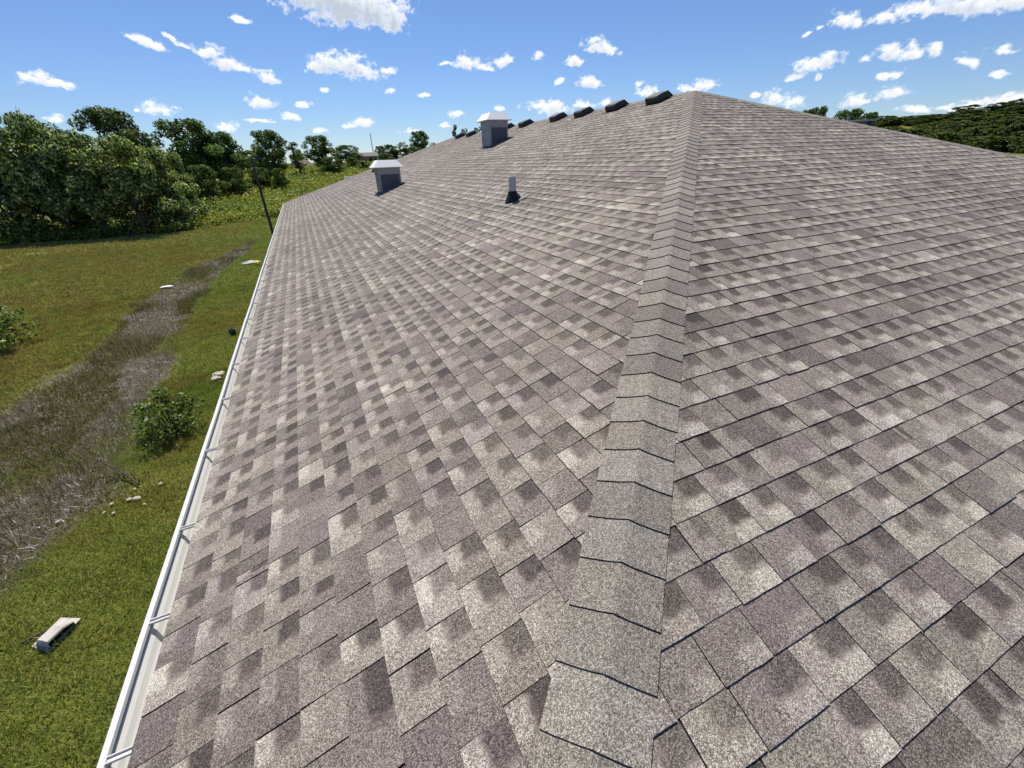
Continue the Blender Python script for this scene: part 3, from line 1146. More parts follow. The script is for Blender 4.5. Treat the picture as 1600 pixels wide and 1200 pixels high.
def vent_pipe(X, Y, h, label, pipe=True):
    t = empty('vent_pipe', (X, Y, slope_z(X)))
    tag(t, label, 'pipe', 'plumbing vent pipes on the roof slope')
    m = MB()
    n = 20
    r1, r2 = .049, .043
    vs = []
    for zz, r_ in ((-.03, r1), (h - .012, r1), (h, r1 - .004), (h, r2), (h - .12, r2)):
        vs += [(r_ * math.cos(2 * math.pi * k / n), r_ * math.sin(2 * math.pi * k / n), zz) for k in range(n)]
    # chipped rim
    for k in (2, 3, 4):
        vs[2 * n + k] = (vs[2 * n + k][0], vs[2 * n + k][1], h - .02)
        vs[3 * n + k] = (vs[3 * n + k][0], vs[3 * n + k][1], h - .02)
    fs = []
    for j in range(4):
        for k in range(n):
            fs.append((j * n + k, j * n + (k + 1) % n, (j + 1) * n + (k + 1) % n, (j + 1) * n + k))
    fs.append(tuple(4 * n + k for k in range(n)))
    m.add(vs, fs)
    m.build('pipe', M_PVC, t)
    bt = MB()
    vs = []
    for zz, rr, tilt in ((.0, .112, 1), (.02, .105, 1), (.055, .086, .7), (.085, .066, .2), (.115, .058, 0), (.118, .050, 0)):
        vs += [(rr * math.cos(2 * math.pi * k / n), rr * math.sin(2 * math.pi * k / n), zz + .014 + tilt * S * rr * math.cos(2 * math.pi * k / n)) for k in range(n)]
    fs = []
    for j in range(5):
        for k in range(n):
            fs.append((j * n + k, j * n + (k + 1) % n, (j + 1) * n + (k + 1) % n, (j + 1) * n + k))
    bt.add(vs, fs)
    bt.build('rubber_boot', M_RUBBER, t, smooth=False)
    fl = MB()
    a, c = -.17, .17
    fl.add([(a, -.15, S * a + .016), (c, -.15, S * c + .016), (c, .15, S * c + .016), (a, .15, S * a + .016),
            (a, -.15, S * a + .009), (c, -.15, S * c + .009), (c, .15, S * c + .009), (a, .15, S * a + .009)],
           [(0, 1, 2, 3), (0, 4, 5, 1), (1, 5, 6, 2), (2, 6, 7, 3), (3, 7, 4, 0)])
    fl.build('flange', M_RUBBER if X > 4 else M_SHINGLE_FL, t)
    return t


M_SHINGLE_FL = worn('grey_flange', (0.20, 0.19, 0.18), 0.8, scale=40, amount=0.5)
vent_pipe(3.49, 6.46, 0.30, 'white plastic vent pipe standing in a black rubber boot, on open shingles')
vent_pipe(4.12, 22.6, 0.22, 'white plastic vent pipe in a black boot, half hidden behind the low exhaust hood')

# white box on the far slope, and the grey vent beyond the front slope's far hip
p = on_y(546, 277.5, YL - 3.1)
t = empty('white_hood', (p[0], YL - 3.0, EAVE + S * 3.0))
tag(t, 'small white hood peeking over the far hip near the gutter corner', 'hood')
m = MB()
m.box((-.20, 0, -.1), (.20, .3, p[2] - (EAVE + S * 3.0) - .02))
m.build('hood_body', M_WHITE, t)
m = MB()
zz = p[2] - (EAVE + S * 3.0) - .02
m.add([(-.24, -.04, zz), (.24, -.04, zz), (.24, .34, zz), (-.24, .34, zz), (-.2, 0, zz + .06), (.2, 0, zz + .06), (.2, .3, zz + .06), (-.2, .3, zz + .06)],
      [(0, 3, 2, 1), (4, 5, 6, 7), (0, 1, 5, 4), (1, 2, 6, 5), (2, 3, 7, 6), (3, 0, 4, 7)])
m.build('hood_lid', M_WHITE, t)
# stand it on the slope beyond the hip, along the sight line that shows its top
hip_a = min(np.linspace(1, 7.5, 1300), key=lambda q_: abs(project((W2 - q_, q_, EAVE + S * q_))[0] - 1341))
dist_h = math.hypot(W2 - hip_a - CAM[0], hip_a - CAM[1])
vp = on_dist(1341, 187.5, dist_h * 1.13)
t = empty('far_side_vent', (vp[0], vp[1], EAVE + S * (W2 - vp[0])), -0.3)
tag(t, 'grey metal vent showing above the far hip of the front slope', 'roof vent')
m = MB()
zt = vp[2] - (EAVE + S * (W2 - vp[0])) - .03
m.box((-.15, -.2, -.15), (.15, .2, zt))
m.build('vent_body', M_GALV_DARK, t)
m = MB()
m.box((-.17, -.23, zt), (.17, .23, zt + .025))
m.build('vent_lid', M_GALV, t)
m = MB()
m.box((.04, -.225, .0), (.11, -.201, zt - .01))
m.build('slot', M_BLACK, t)

# ------------------------------------------------------------------ vegetation
def leaf_quads(cen, nrm, length, width, col, axis=None):
    """rhombic leaves: centre, normal, size arrays -> verts, faces, colours"""
    n = len(cen)
    nrm = nrm / (np.linalg.norm(nrm, axis=1, keepdims=True) + 1e-9)
    if axis is None:
        axis = nrg.normal(size=(n, 3))
    a = axis - nrm * np.sum(axis * nrm, 1, keepdims=True)
    a /= (np.linalg.norm(a, axis=1, keepdims=True) + 1e-9)
    b = np.cross(nrm, a)
    L, Wd = length[:, None], width[:, None]
    v = np.stack([cen - a * L * .5, cen + b * Wd * .5 + nrm * Wd * .12, cen + a * L * .5, cen - b * Wd * .5 + nrm * Wd * .12], 1).reshape(-1, 3)
    f = np.arange(4 * n).reshape(n, 4)
    return v, f, np.repeat(col, 4, axis=0)


def crown(clumps, per, lsize, base, light, dark, wind=(0, 0, 0), flat=0.75, spread=0.55):
    """clumps: (x,y,z,r); leaves on and in each clump"""
    vs, fs, cs = [], [], []
    off = 0
    zmin = min(c[2] - c[3] for c in clumps)
    zmax = max(c[2] + c[3] for c in clumps)
    for (x, y, z, r) in clumps:
        n = max(8, int(per * r * r))
        d = nrg.normal(size=(n, 3))
        d /= np.linalg.norm(d, axis=1, keepdims=True)
        rad = r * (0.35 + 0.65 * nrg.random(n) ** 0.45)
        c = d * rad[:, None] * np.array([1, 1, flat]) + np.array([x, y, z])
        c += np.array(wind) * ((c[:, 2:3] - zmin) / (zmax - zmin)) ** 2 * (0.6 + 0.8 * nrg.random((n, 1)))
        nr = d * 0.6 + np.array([0, 0, 0.55]) + nrg.normal(size=(n, 3)) * spread
        k = nrg.random(n)[:, None]
        tone = nrg.normal(0, .13)
        k = k ** 1.6
        col = np.array(base) * (1 - k) + np.array(light) * k
        dk = (nrg.random(n) < 0.3)[:, None]
        col = np.where(dk, np.array(dark), col) * (1 + tone)
        L = lsize * (0.6 + 0.8 * nrg.random(n))
        ax = nrg.normal(size=(n, 3)) + np.array(wind) * 0.8
        v, f, cc = leaf_quads(c, nr, L, L * (0.45 + .2 * nrg.random(n)), col, ax)
        vs.append(v)
        fs.append(f + off)
        cs.append(cc)
        off += len(v)
    return np.concatenate(vs), np.concatenate(fs), np.clip(np.concatenate(cs), 0.003, 1)


def tree_proto(kind, seed):
    """unit trees about 10 m tall: returns (trunk mesh, crown mesh)"""
    r = random.Random(seed)
    H = 10.0
    tr = MB()
    cl = []
    if kind == 'willow':
        base, light, dark, wind, spread_x, z0, nb, leaf = (0.050, 0.072, 0.024), (0.235, 0.255, 0.165), (0.014, 0.024, 0.010), (-.45, 0, .1), 3.6, 0.6, 56, 0.34
    elif kind == 'dark':
        base, light, dark, wind, spread_x, z0, nb, leaf = (0.032, 0.050, 0.018), (0.075, 0.10, 0.04), (0.012, 0.020, 0.009), (-.35, 0, .1), 3.4, 2.0, 58, 0.32
    elif kind == 'round':
        base, light, dark, wind, spread_x, z0, nb, leaf = (0.040, 0.064, 0.018), (0.085, 0.115, 0.035), (0.014, 0.024, 0.009), (-.2, 0, 0), 3.5, 2.2, 54, 0.34
    elif kind == 'poplar':
        base, light, dark, wind, spread_x, z0, nb, leaf = (0.050, 0.080, 0.022), (0.11, 0.14, 0.04), (0.018, 0.03, 0.010), (-.5, 0, 0), 1.7, 2.0, 30, 0.34
    else:  # hill
        base, light, dark, wind, spread_x, z0, nb, leaf = (0.034, 0.050, 0.017), (0.080, 0.098, 0.032), (0.012, 0.019, 0.008), (-.2, 0, 0), 4.2, 0.6, 50, 0.55
    top = (r.uniform(-.4, .4), r.uniform(-.4, .4), H * 0.80)
    tr.tube([(0, 0, -.4), (0.05, 0, 1.2), (top[0] * .4, top[1] * .4, H * .45), top], [.30, .24, .16, .03], 9)
    limbs = []
    for i in range(9):
        a = i * 2.4 + r.uniform(-.4, .4)
        zb = H * r.uniform(.18, .55)
        rr = spread_x * r.uniform(.35, .65)
        ze = min(H * .92, zb + H * r.uniform(.15, .38))
        e_ = (rr * math.cos(a), rr * math.sin(a), ze)
        tr.tube([(0.03, 0, zb), (e_[0] * .45, e_[1] * .45, zb + (ze - zb) * .35), e_], [.12, .08, .02], 6)
        limbs.append(e_)
    for i in range(nb):
        z = z0 + (H - z0) * (r.random() ** .85)
        f = (z - z0) / (H - z0)
        prof = math.sqrt(max(0.02, 1 - (abs(f - .38) / .66) ** 2.1))
        a = r.uniform(0, 6.283)
        rad = spread_x * prof * math.sqrt(r.uniform(.05, 1.0)) * (1 + .18 * math.sin(3 * a + seed))
        cr_ = r.uniform(.55, 1.15) * (1.15 if f < .6 else .85) * (0.7 if kind == 'poplar' else 1)
        cl.append((rad * math.cos(a), rad * math.sin(a), min(z, H - cr_ * .6), cr_))
    for e_ in limbs:
        cl.append((*e_, r.uniform(.6, 1.0)))
    v, f, c = crown(cl, 210 if kind != 'hill' else 110, leaf, base, light, dark, wind)
    return tr.mesh('trunk', True), np_mesh('crown', v, f, c)


PROTO = {k: [tree_proto(k, s) for s in ss] for k, ss in
         dict(willow=(1, 2, 3), dark=(4, 5), round=(6, 7, 8), poplar=(9, 10), hill=(11, 12, 13, 14)).items()}
for lst in PROTO.values():
    for a, b_ in lst:
        a.materials.append(M_BARK)
        b_.materials.append(M_LEAF)


def tree(kind, x, y, h, wd, label, group, name='tree', cat='tree', sink=0.0, seedrot=None):
    tm, cm = PROTO[kind][rng.randrange(len(PROTO[kind]))]
    z = float(ground_z(x, y)) - sink
    t = empty(name, (x, y, z), rng.uniform(-.5, .5) if seedrot is None else seedrot)
    nominal = {'willow': 7.6, 'dark': 7.2, 'round': 7.4, 'poplar': 4.2, 'hill': 9.0}[kind]
    t.scale = (wd / nominal, wd / nominal, h / 10.0)
    tag(t, label, cat, group)
    for nm, me_ in (('trunk', tm), ('crown', cm)):
        o = bpy.data.objects.new(nm, me_)
        COL.objects.link(o)
        o.parent = t
    return t


def tree_px(kind, px, ytop, Y, wpx, label, group, sink=0.0, name='tree'):
    """tree standing on the ground at depth Y behind photo column px, as tall as its top row says"""
    p = on_y(px, ytop, Y)
    z = float(ground_z(p[0], p[1])) - sink
    depth = (p - CAM) @ fw
    w = wpx * depth / FPX * 0.93
    return tree(kind, p[0], p[1], max(1.2, p[2] - z), w, label, group, sink=sink, name=name)


GL = 'trees along the edge of the lawn'
tree_px('willow', -60, 178, 52, 150, 'pale green windblown tree at the outer end of the lawn edge row', GL, 1.2)
tree_px('willow', 18, 178, 52, 125, 'tall pale leaved tree with a bare twig above its crown', GL, 1.2)
tree_px('dark', 60, 196, 56, 120, 'shadowy tree wedged between two pale windblown trees', GL, 1.0)
tree_px('willow', 95, 205, 51, 120, 'pale windblown tree in front of the dark round topped tree', GL, 1.4)
tree_px('willow', 165, 212, 50, 130, 'bushy silver green tree overhanging the mown lawn', GL, 1.4)
tree_px('dark', 163, 171, 68, 112, 'tall dark tree rising behind the silver green row', GL, 0.5)
tree_px('dark', 205, 205, 66, 70, 'dark shoulder tree beside the tall dark tree', GL, 0.5)
tree_px('willow', 228, 232, 52, 90, 'smaller silvery tree at the foot of the dark trees', GL, 1.2)
tree_px('willow', 262, 240, 55, 60, 'slim silvery tree with loose leaves beside the meadow', GL, 1.2)
tree_px('round', 285, 187, 84, 110, 'broad dense tree standing behind the meadow shrubs', GL, 0.3)
tree_px('round', 338, 207, 86, 80, 'dense green tree joined to the broad tree by the meadow', GL, 0.5)
tree_px('round', 312, 258, 76, 55, 'low grey green shrub tree below the broad tree', GL, 0.8)
tree_px('round', 356, 262, 80, 44, 'round low shrub at the meadow corner', GL, 0.8)
GM = 'trees across the meadow'
tree_px('round', 378, 236, 130, 40, 'small tree behind the meadow beside the lamp pole', GM)
tree_px('round', 415, 204, 95, 72, 'big domed tree behind the lamp pole', GM)
tree_px('poplar', 458, 222, 112, 34, 'slim tree between the domed tree and the dirt mound', GM)
tree_px('round', 496, 212, 118, 52, 'tall dark green tree right of the dirt mound', GM)
tree_px('round', 538, 227, 135, 44, 'rounded tree next to the far house', GM)
tree_px('round', 515, 246, 112, 34, 'low dark bush below the tall dark green tree', GM, 0.5)
tree_px('round', 566, 252, 120, 26, 'bush in front of the far house', GM, 0.4)
tree_px('round', 548, 246, 125, 22, 'pale bush against the far house wall', GM, 0.4)
tree_px('round', 432, 263, 85, 24, 'small silvery round bush standing in the meadow', GM, 0.3)
tree_px('round', 400, 262, 90, 40, 'dark low bush beneath the domed tree', GM, 0.5)
for px, yt, w in ((594, 228, 22), (606, 226, 24), (618, 228, 22), (630, 222, 22), (642, 230, 24), (612, 236, 30), (600, 240, 30), (664, 232, 22), (676, 234, 20)):
    tree_px('poplar' if px in (630, 618) else 'round', px, yt, 148 + rng.uniform(-8, 8), w, 'bushy green tree in the clump right of the far house', 'tree clump right of the far house')
tree_px('round', 655, 205, 158, 40, 'round headed tree with a bare stem towering over the clump', GM)
tree_px('round', 690, 223, 190, 18, 'small far tree just above the sloping far hip', GM)
tree_px('poplar', 712, 195, 96, 20, 'upright sparse tree rising behind the last ridge vents', GM)
tree_px('poplar', 727, 201, 96, 22, 'yellow green tree rising behind the last ridge vents', GM)
tree_px('poplar', 748, 199, 100, 26, 'sparse tree hidden behind the high exhaust hood', GM)
# far hedge line closing the horizon on the left
for i in range(26):
    px = -120 + i * 21 + rng.uniform(-6, 6)
    tree_px('hill', px, 244 - 0.02 * px + rng.uniform(-8, 4), 205 + rng.uniform(-15, 15), 34, 'tree of the distant hedge line beyond the meadow', 'distant hedge line')


def tree_far(px, ytop, D, wpx, label, group, kind='hill', sink=0.0):
    p = on_dist(px, ytop, D)
    z = float(ground_z(p[0], p[1])) - sink
    depth = (p - CAM) @ fw
    return tree(kind, p[0], p[1], max(3.0, p[2] - z), wpx * depth / FPX, label, group, sink=sink)


tree_far(1262, 172, 150, 30, 'loose crowned tree just showing over the front slope hip', GM, 'round')
tree_far(1284, 167, 150, 34, 'airy tree over the front slope hip beside another', GM, 'round')
tree_far(1333, 171, 160, 55, 'wide airy tree behind the grey far side vent', GM, 'round')
tree_far(1362, 176, 170, 40, 'small tree between the airy tree and the wooded hill', GM, 'round')


def hill_top(px):
    return np.interp(px, [1350, 1400, 1440, 1500, 1560, 1620, 1700], [192, 186, 183, 173, 164, 160, 158])


hr = random.Random(3)
for D in (300, 322, 345, 370, 398, 425):
    f = (D - 300) / 125.0
    for px in np.arange(1330 + hr.uniform(0, 12), 1730, 16):
        x = px + hr.uniform(-6, 6)
        yt = hill_top(x) * f + (1 - f) * (214 - 0.02 * (x - 1400)) + hr.uniform(-8, 6)
        tree_far(x, yt, D + hr.uniform(-12, 12), hr.uniform(28, 56), 'broadleaf tree in the dense wood on the hillside', 'trees of the wooded hillside', sink=1.0)


# ---- shrubs near the eave
def shrub(name, x, y, h, w, label, colors, n_cl, per, leaf, seed):
    r = random.Random(seed)
    z = float(ground_z(x, y))
    t = empty(name, (x, y, z))
    tag(t, label, 'shrub')
    st = MB()
    cl = []
    for i in range(n_cl):
        a = r.uniform(0, 6.283)
        q = math.sqrt(r.random())
        zz = h * (0.14 + 0.78 * r.random() * (1 - .55 * q))
        c = (w / 2 * q * math.cos(a), w / 2 * q * math.sin(a), zz)
        cl.append((*c, r.uniform(.13, .24) * h / 1.2))
        st.tube([(c[0] * .1, c[1] * .1, -.05), (c[0] * .5, c[1] * .5, zz * .55), c], [.018, .012, .004], 5)
    cl.append((0.05, 0.05, h * .92, .17 * h / 1.2))
    st.build('stem', M_BARK, t)
    v, f, c = crown(cl, per, leaf, *colors, spread=.7)
    link_mesh('foliage', np_mesh('foliage', v, f, c), M_LEAF, t)
    return t


SC = ((0.042, 0.062, 0.015), (0.12, 0.145, 0.055), (0.015, 0.024, 0.008))
pb = on_z(258, 682, 0)
shrub('shrub', pb[0] + .12, pb[1] + .15, 1.0, 1.2, 'small leafy green shrub between the dead swale and the lawn by the gutter', SC, 34, 1500, 0.075, 21)
pb = on_z(2, 545, 0)
shrub('shrub', pb[0] - .35, pb[1], 2.0, 2.5, 'larger dark shrub standing alone on the open lawn beyond the swale', ((0.045, 0.072, 0.02), (0.15, 0.18, 0.07), (0.018, 0.026, 0.01)), 46, 620, 0.11, 22)

# ---- meadow of waist high growth beyond the lawn, and the undergrowth under the trees
EDGE = [(-40, 49.5), (-24, 48.8), (-21.5, 48.7), (-16, 48.0), (-10, 48.2), (-8.0, 50.0), (-6.0, 53.0), (-2.2, 55.7), (6, 57), (30, 58)]


def edge_y(x):
    return np.interp(x, [a for a, b_ in EDGE], [b_ for a, b_ in EDGE])


n = 6500
mxs = nrg.uniform(-30, 34, n)
tt = nrg.random(n) ** 1.5
mys = edge_y(mxs) + 0.4 + tt * 95
keep = ~((mxs < -14) & (mys > edge_y(mxs) + 12)) & ~((mxs < -9) & (mys > 88))
mxs, mys = mxs[keep], mys[keep]
n = len(mxs)
vs, fs, cs = [], [], []
per = 26
hgt = np.where(mys - edge_y(mxs) < 5, 0.75, 1.05) * nrg.uniform(.7, 1.3, n)
sz = 1 + (mys - 50) / 60
cen = np.repeat(np.stack([mxs, mys, ground_z(mxs, mys)], 1), per, axis=0)
hs = np.repeat(hgt, per)
szr = np.repeat(sz, per)
d = nrg.normal(size=(n * per, 3))
d /= np.linalg.norm(d, axis=1, keepdims=True)
cpos = cen + d * np.stack([.55 * szr, .55 * szr, hs * .5], 1) * (0.5 + .5 * nrg.random((n * per, 1)))
cpos[:, 2] += hs * .55
k = nrg.random(n * per)[:, None]
yel = np.repeat((np.sin(mxs * .35 + 1) * np.sin(mys * .22) + nrg.normal(0, .5, n)) > -.1, per)[:, None]
colr = np.where(yel, np.array([0.070, 0.080, 0.014]) * (1 - k) + np.array([0.145, 0.148, 0.030]) * k,
                np.array([0.042, 0.062, 0.014]) * (1 - k) + np.array([0.095, 0.118, 0.030]) * k)
colr = np.where(nrg.random((n * per, 1)) < .22, np.array([0.028, 0.042, 0.009]), colr)
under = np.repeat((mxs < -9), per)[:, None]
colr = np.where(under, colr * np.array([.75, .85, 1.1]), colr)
L = (0.17 + .14 * nrg.random(n * per)) * szr ** .6
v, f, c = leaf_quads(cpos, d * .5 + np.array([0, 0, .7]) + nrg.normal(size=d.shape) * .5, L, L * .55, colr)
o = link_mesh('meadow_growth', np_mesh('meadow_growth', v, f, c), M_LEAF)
tag(o, 'yellow green waist high meadow growth beyond the mown lawn', 'meadow', kind='stuff')


# ---- grass blades
def value_noise(x, y, s, seed):
    r_ = np.random.default_rng(seed)
    g_ = r_.random((64, 64))
    X, Y_ = x / s, y / s
    xi, yi = np.floor(X).astype(int), np.floor(Y_).astype(int)
    fx, fy = X - xi, Y_ - yi
    fx, fy = fx * fx * (3 - 2 * fx), fy * fy * (3 - 2 * fy)
    a = g_[yi % 64, xi % 64]
    b_ = g_[yi % 64, (xi + 1) % 64]
    c_ = g_[(yi + 1) % 64, xi % 64]
    d_ = g_[(yi + 1) % 64, (xi + 1) % 64]
    return (a * (1 - fx) + b_ * fx) * (1 - fy) + (c_ * (1 - fx) + d_ * fx) * fy


def blades(n, xr, yr, hmin, hmax, wd, lean, ditch=False):
    x = nrg.uniform(*xr, n)
    y = nrg.uniform(*yr, n)
    dm = ditch_mask(x, y) + (value_noise(x, y, .8, 5) - .5) * .8 + (value_noise(x, y, 2.1, 6) - .5) * .7
    ok = (dm > .45 + .3 * nrg.random(n)) if ditch else (dm < .30 + .55 * nrg.random(n) ** 1.5)
    ok &= (y < edge_y(x) + .5)
    x, y, dm = x[ok], y[ok], dm[ok]
    n = len(x)
    z = ground_z(x, y) - .005
    h = nrg.uniform(hmin, hmax, n)
    a = nrg.uniform(0, 6.283, n)
    w = wd * nrg.uniform(.6, 1.3, n)
    ln = lean * nrg.random(n) ** .7
    la = nrg.uniform(0, 6.283, n)
    b0 = np.stack([x - np.cos(a) * w / 2, y - np.sin(a) * w / 2, z], 1)
    b1 = np.stack([x + np.cos(a) * w / 2, y + np.sin(a) * w / 2, z], 1)
    tp = np.stack([x + np.cos(la) * ln * h, y + np.sin(la) * ln * h, z + h * np.sqrt(np.clip(1 - (ln * .7) ** 2, .1, 1))], 1)
    v = np.stack([b0, b1, tp], 1).reshape(-1, 3)
    f = np.arange(3 * n).reshape(n, 3)
    return x, y, v, f


def grass_colors(x, y):
    n = len(x)
    k = nrg.random(n)[:, None]
    pn = value_noise(x, y, 1.6, 1)[:, None] * .6 + value_noise(x, y, .5, 2)[:, None] * .4
    far = sstep(-x, 3.6, 7.0)[:, None]
    lush = np.array([0.086, 0.128, 0.022]) * (1 - k) + np.array([0.195, 0.235, 0.062]) * k
    dry = np.array([0.110, 0.105, 0.022]) * (1 - k) + np.array([0.210, 0.185, 0.060]) * k
    big = value_noise(x, y, 5.0, 14)[:, None]
    mixv = np.clip(sstep(pn, .42, .72) * .75 + far * .45 + (big - .5) * .6, 0, 1)
    c = (lush * (1 - mixv) + dry * mixv) * (.72 + .56 * value_noise(x, y, .22, 15)[:, None])
    c = np.where(nrg.random((n, 1)) < .035, np.array([0.34, 0.31, 0.16]), c)
    return c


VV, FF, CC = [], [], []
off = 0
for args in ((230000, (-5.2, -0.05), (2.2, 13.5), .035, .075, .012, .8), (150000, (-9.5, -0.05), (11, 24), .04, .09, .022, .8),
             (120000, (-16, -0.05), (22, 40), .05, .10, .04, .8), (90000, (-32, 3), (38, 56), .06, .12, .07, .8),
             (60000, (-20, -6), (6, 40), .05, .10, .035, .8), (9000, (-5.5, -0.2), (2.5, 20), .08, .15, .016, .7),
             (7000, (-18, -0.2), (10, 45), .09, .17, .03, .7)):
    x, y, v, f = blades(*args)
    VV.append(v)
    FF.append(f + off)
    CC.append(np.repeat(grass_colors(x, y), 3, axis=0))
    off += len(v)
o = link_mesh('lawn_grass', np_mesh('lawn_grass', np.concatenate(VV), np.concatenate(FF), np.concatenate(CC)), M_GRASS)
tag(o, 'short mown green grass of the lawn', 'grass', kind='stuff')

# dead litter and weeds in the swale
VV, FF, CC = [], [], []
off = 0
for (args, pal) in (((70000, (-8, -2.2), (5.5, 22), .05, .13, .016, 1.35), 'litter'), ((40000, (-8, -2.2), (20, 42), .07, .16, .03, 1.3), 'litter'),
                    ((34000, (-8.5, -2.2), (5.5, 42), .14, .50, .012, .35), 'weed'), ((30000, (-8, -2.2), (5.5, 30), .06, .15, .03, .9), 'green')):
    x, y, v, f = blades(*args, ditch=True)
    n = len(x)
    k = nrg.random((n, 1))
    g2 = value_noise(x, y, 1.3, 8)[:, None]
    if pal == 'litter':
        c = np.where(g2 > .5, np.array([0.06, 0.052, 0.035]) * (1 - k ** 2) + np.array([0.42, 0.395, 0.36]) * k ** 2, np.array([0.035, 0.032, 0.014]) * (1 - k) + np.array([0.11, 0.10, 0.045]) * k)
        keep = nrg.random(n) < .9
    elif pal == 'weed':
        c = np.array([0.050, 0.055, 0.028]) * (1 - k) + np.array([0.20, 0.185, 0.13]) * k
        keep = (value_noise(x, y, 1.7, 9) > .40)
    else:
        c = np.array([0.055, 0.070, 0.012]) * (1 - k) + np.array([0.14, 0.145, 0.03]) * k
        keep = (g2[:, 0] < .56) & ((y > 9) | (nrg.random(n) < .35))
    kv = np.repeat(keep, 3)
    v = v[kv]
    c = c[keep]
    m_ = int(keep.sum())
    VV.append(v)
    FF.append(np.arange(3 * m_).reshape(m_, 3) + off)
    CC.append(np.repeat(c, 3, axis=0))
    off += len(v)
o = link_mesh('swale_weeds', np_mesh('swale_weeds', np.concatenate(VV), np.concatenate(FF), np.concatenate(CC)), M_GRASS)
tag(o, 'dead grey brown growth and thin weeds in the drainage swale', 'weeds', kind='stuff')

# ------------------------------------------------------------------ things on the lawn
def gpoint(px, py):
    p = on_z(px, py, 0)
    z = float(ground_z(p[0], p[1]))
    p = on_z(px, py, z)
    return Vector((p[0], p[1], z))


# loose vent torn off the roof
a, b_ = gpoint(61, 1030), gpoint(126.7, 969)
t = empty('loose_roof_vent', (a + b_) / 2 + Vector((-.03, .05, 0.028)))
dv = b_ - a
t.rotation_euler = (0.03, -0.05, math.atan2(dv.y, dv.x))
t.scale = (.84, .84, .9)
tag(t, 'weathered grey roof vent lying loose on the grass below the gutter', 'roof vent')
m = MB()
hw_, hd_ = .215, .19
m.add([(-hw_, -.13, 0), (hw_ + .02, -.10, .012), (hw_ - .01, hd_ + .02, .004), (-hw_ + .03, hd_, 0),
       (-hw_, -.13, .006), (hw_ + .02, -.10, .018), (hw_ - .01, hd_ + .02, .010), (-hw_ + .03, hd_, .006)],
      [(0, 3, 2, 1), (4, 5, 6, 7), (0, 1, 5, 4), (1, 2, 6, 5), (2, 3, 7, 6), (3, 0, 4, 7)])
m.build('flange', M_GREYVENT, t)
m = MB()
pr = [(-.115, .10), (-.105, .118), (-.03, .132), (.05, .12), (.145, .012)]          # across (y), z: open front, sloping back
n = len(pr)
xs = (-.165, -.15, .05, .155)
zs = (.82, 1.0, 1.0, .62)
vs = [(x, y_, .008 + z_ * s_) for x, s_ in zip(xs, zs) for y_, z_ in pr]
fs = [(i * n + j, (i + 1) * n + j, (i + 1) * n + j + 1, i * n + j + 1) for i in range(3) for j in range(n - 1)]
lo_ = [(x, y_, z_ - .006) for x, y_, z_ in vs]
b0 = len(vs)
fs += [tuple(b0 + q for q in f[::-1]) for f in fs]
fs += [(i * n, b0 + i * n, b0 + (i + 1) * n, (i + 1) * n) for i in range(3)]
m.add(vs + lo_, fs)
for x in (-.165, .155):
    s_ = .82 if x < 0 else .62
    pts = [(x, y_, .008 + z_ * s_) for y_, z_ in pr] + [(x, .145, .006), (x, -.105, .006)]
    m.add(pts, [tuple(range(len(pts)))])
m.build('vent_hood', M_GREYVENT, t)
m = MB()
m.box((-.15, -.075, .008), (.14, -.07, .06))
m.build('inner_baffle', M_RUBBER, t)

# fallen branch
a, b_ = gpoint(220, 760), gpoint(82, 697)
t = empty('fallen_branch', a)
tag(t, 'long thin bare branch lying from the swale onto the lawn', 'branch')
d = b_ - a
pts = []
rb = random.Random(9)
for i in range(9):
    f = i / 8
    pts.append(Vector((d.x * f, d.y * f, .06 + .14 * math.sin(f * 2.6))) + Vector((rb.gauss(0, .012), rb.gauss(0, .012), 0)))
MB().tube(pts, [.014 - .0012 * i for i in range(9)], 7).build('limb', M_STICK, t)
for i, (sx, sy) in ((5, (.25, .35)), (6, (-.35, .2)), (7, (.1, .4)), (7, (-.45, -.05)), (8, (-.35, .2)), (8, (-.2, -.25))):
    p = pts[i]
    MB().tube([p, p + Vector((sx * .5, sy * .5, .04)), p + Vector((sx, sy, .02))], [.008, .005, .002], 5).build('twig', M_STICK, t)
a = gpoint(60, 996)
t = MB().tube([(-.12, -.03, .03), (0, 0, .035), (.13, .05, .03)], [.014, .012, .008], 7).build('broken_stick', M_STICK, None, loc=a)
tag(t, 'short broken stick on the grass beside the loose vent', 'stick')


def stone(loc, sx, sy, sz, mat, name, label, cat, group=None, seed=0):
    r = random.Random(seed)
    m = MB()
    n1, n2 = 10, 6
    vs, fs = [], []
    for j in range(n2 + 1):
        ph = math.pi * j / n2
        for i in range(n1):
            th_ = 2 * math.pi * i / n1
            k_ = 1 + r.uniform(-.16, .16)
            vs.append((sx * k_ * math.sin(ph) * math.cos(th_), sy * k_ * math.sin(ph) * math.sin(th_), sz * k_ * math.cos(ph) + sz * .5))
    for j in range(n2):
        for i in range(n1):
            fs.append((j * n1 + i, (j + 1) * n1 + i, (j + 1) * n1 + (i + 1) % n1, j * n1 + (i + 1) % n1))
    m.add(vs, fs)
    o_ = m.build(name, mat, None, loc=loc)
    o_.rotation_euler = (0, 0, r.uniform(0, 6.28))
    tag(o_, label, cat, group)
    return o_


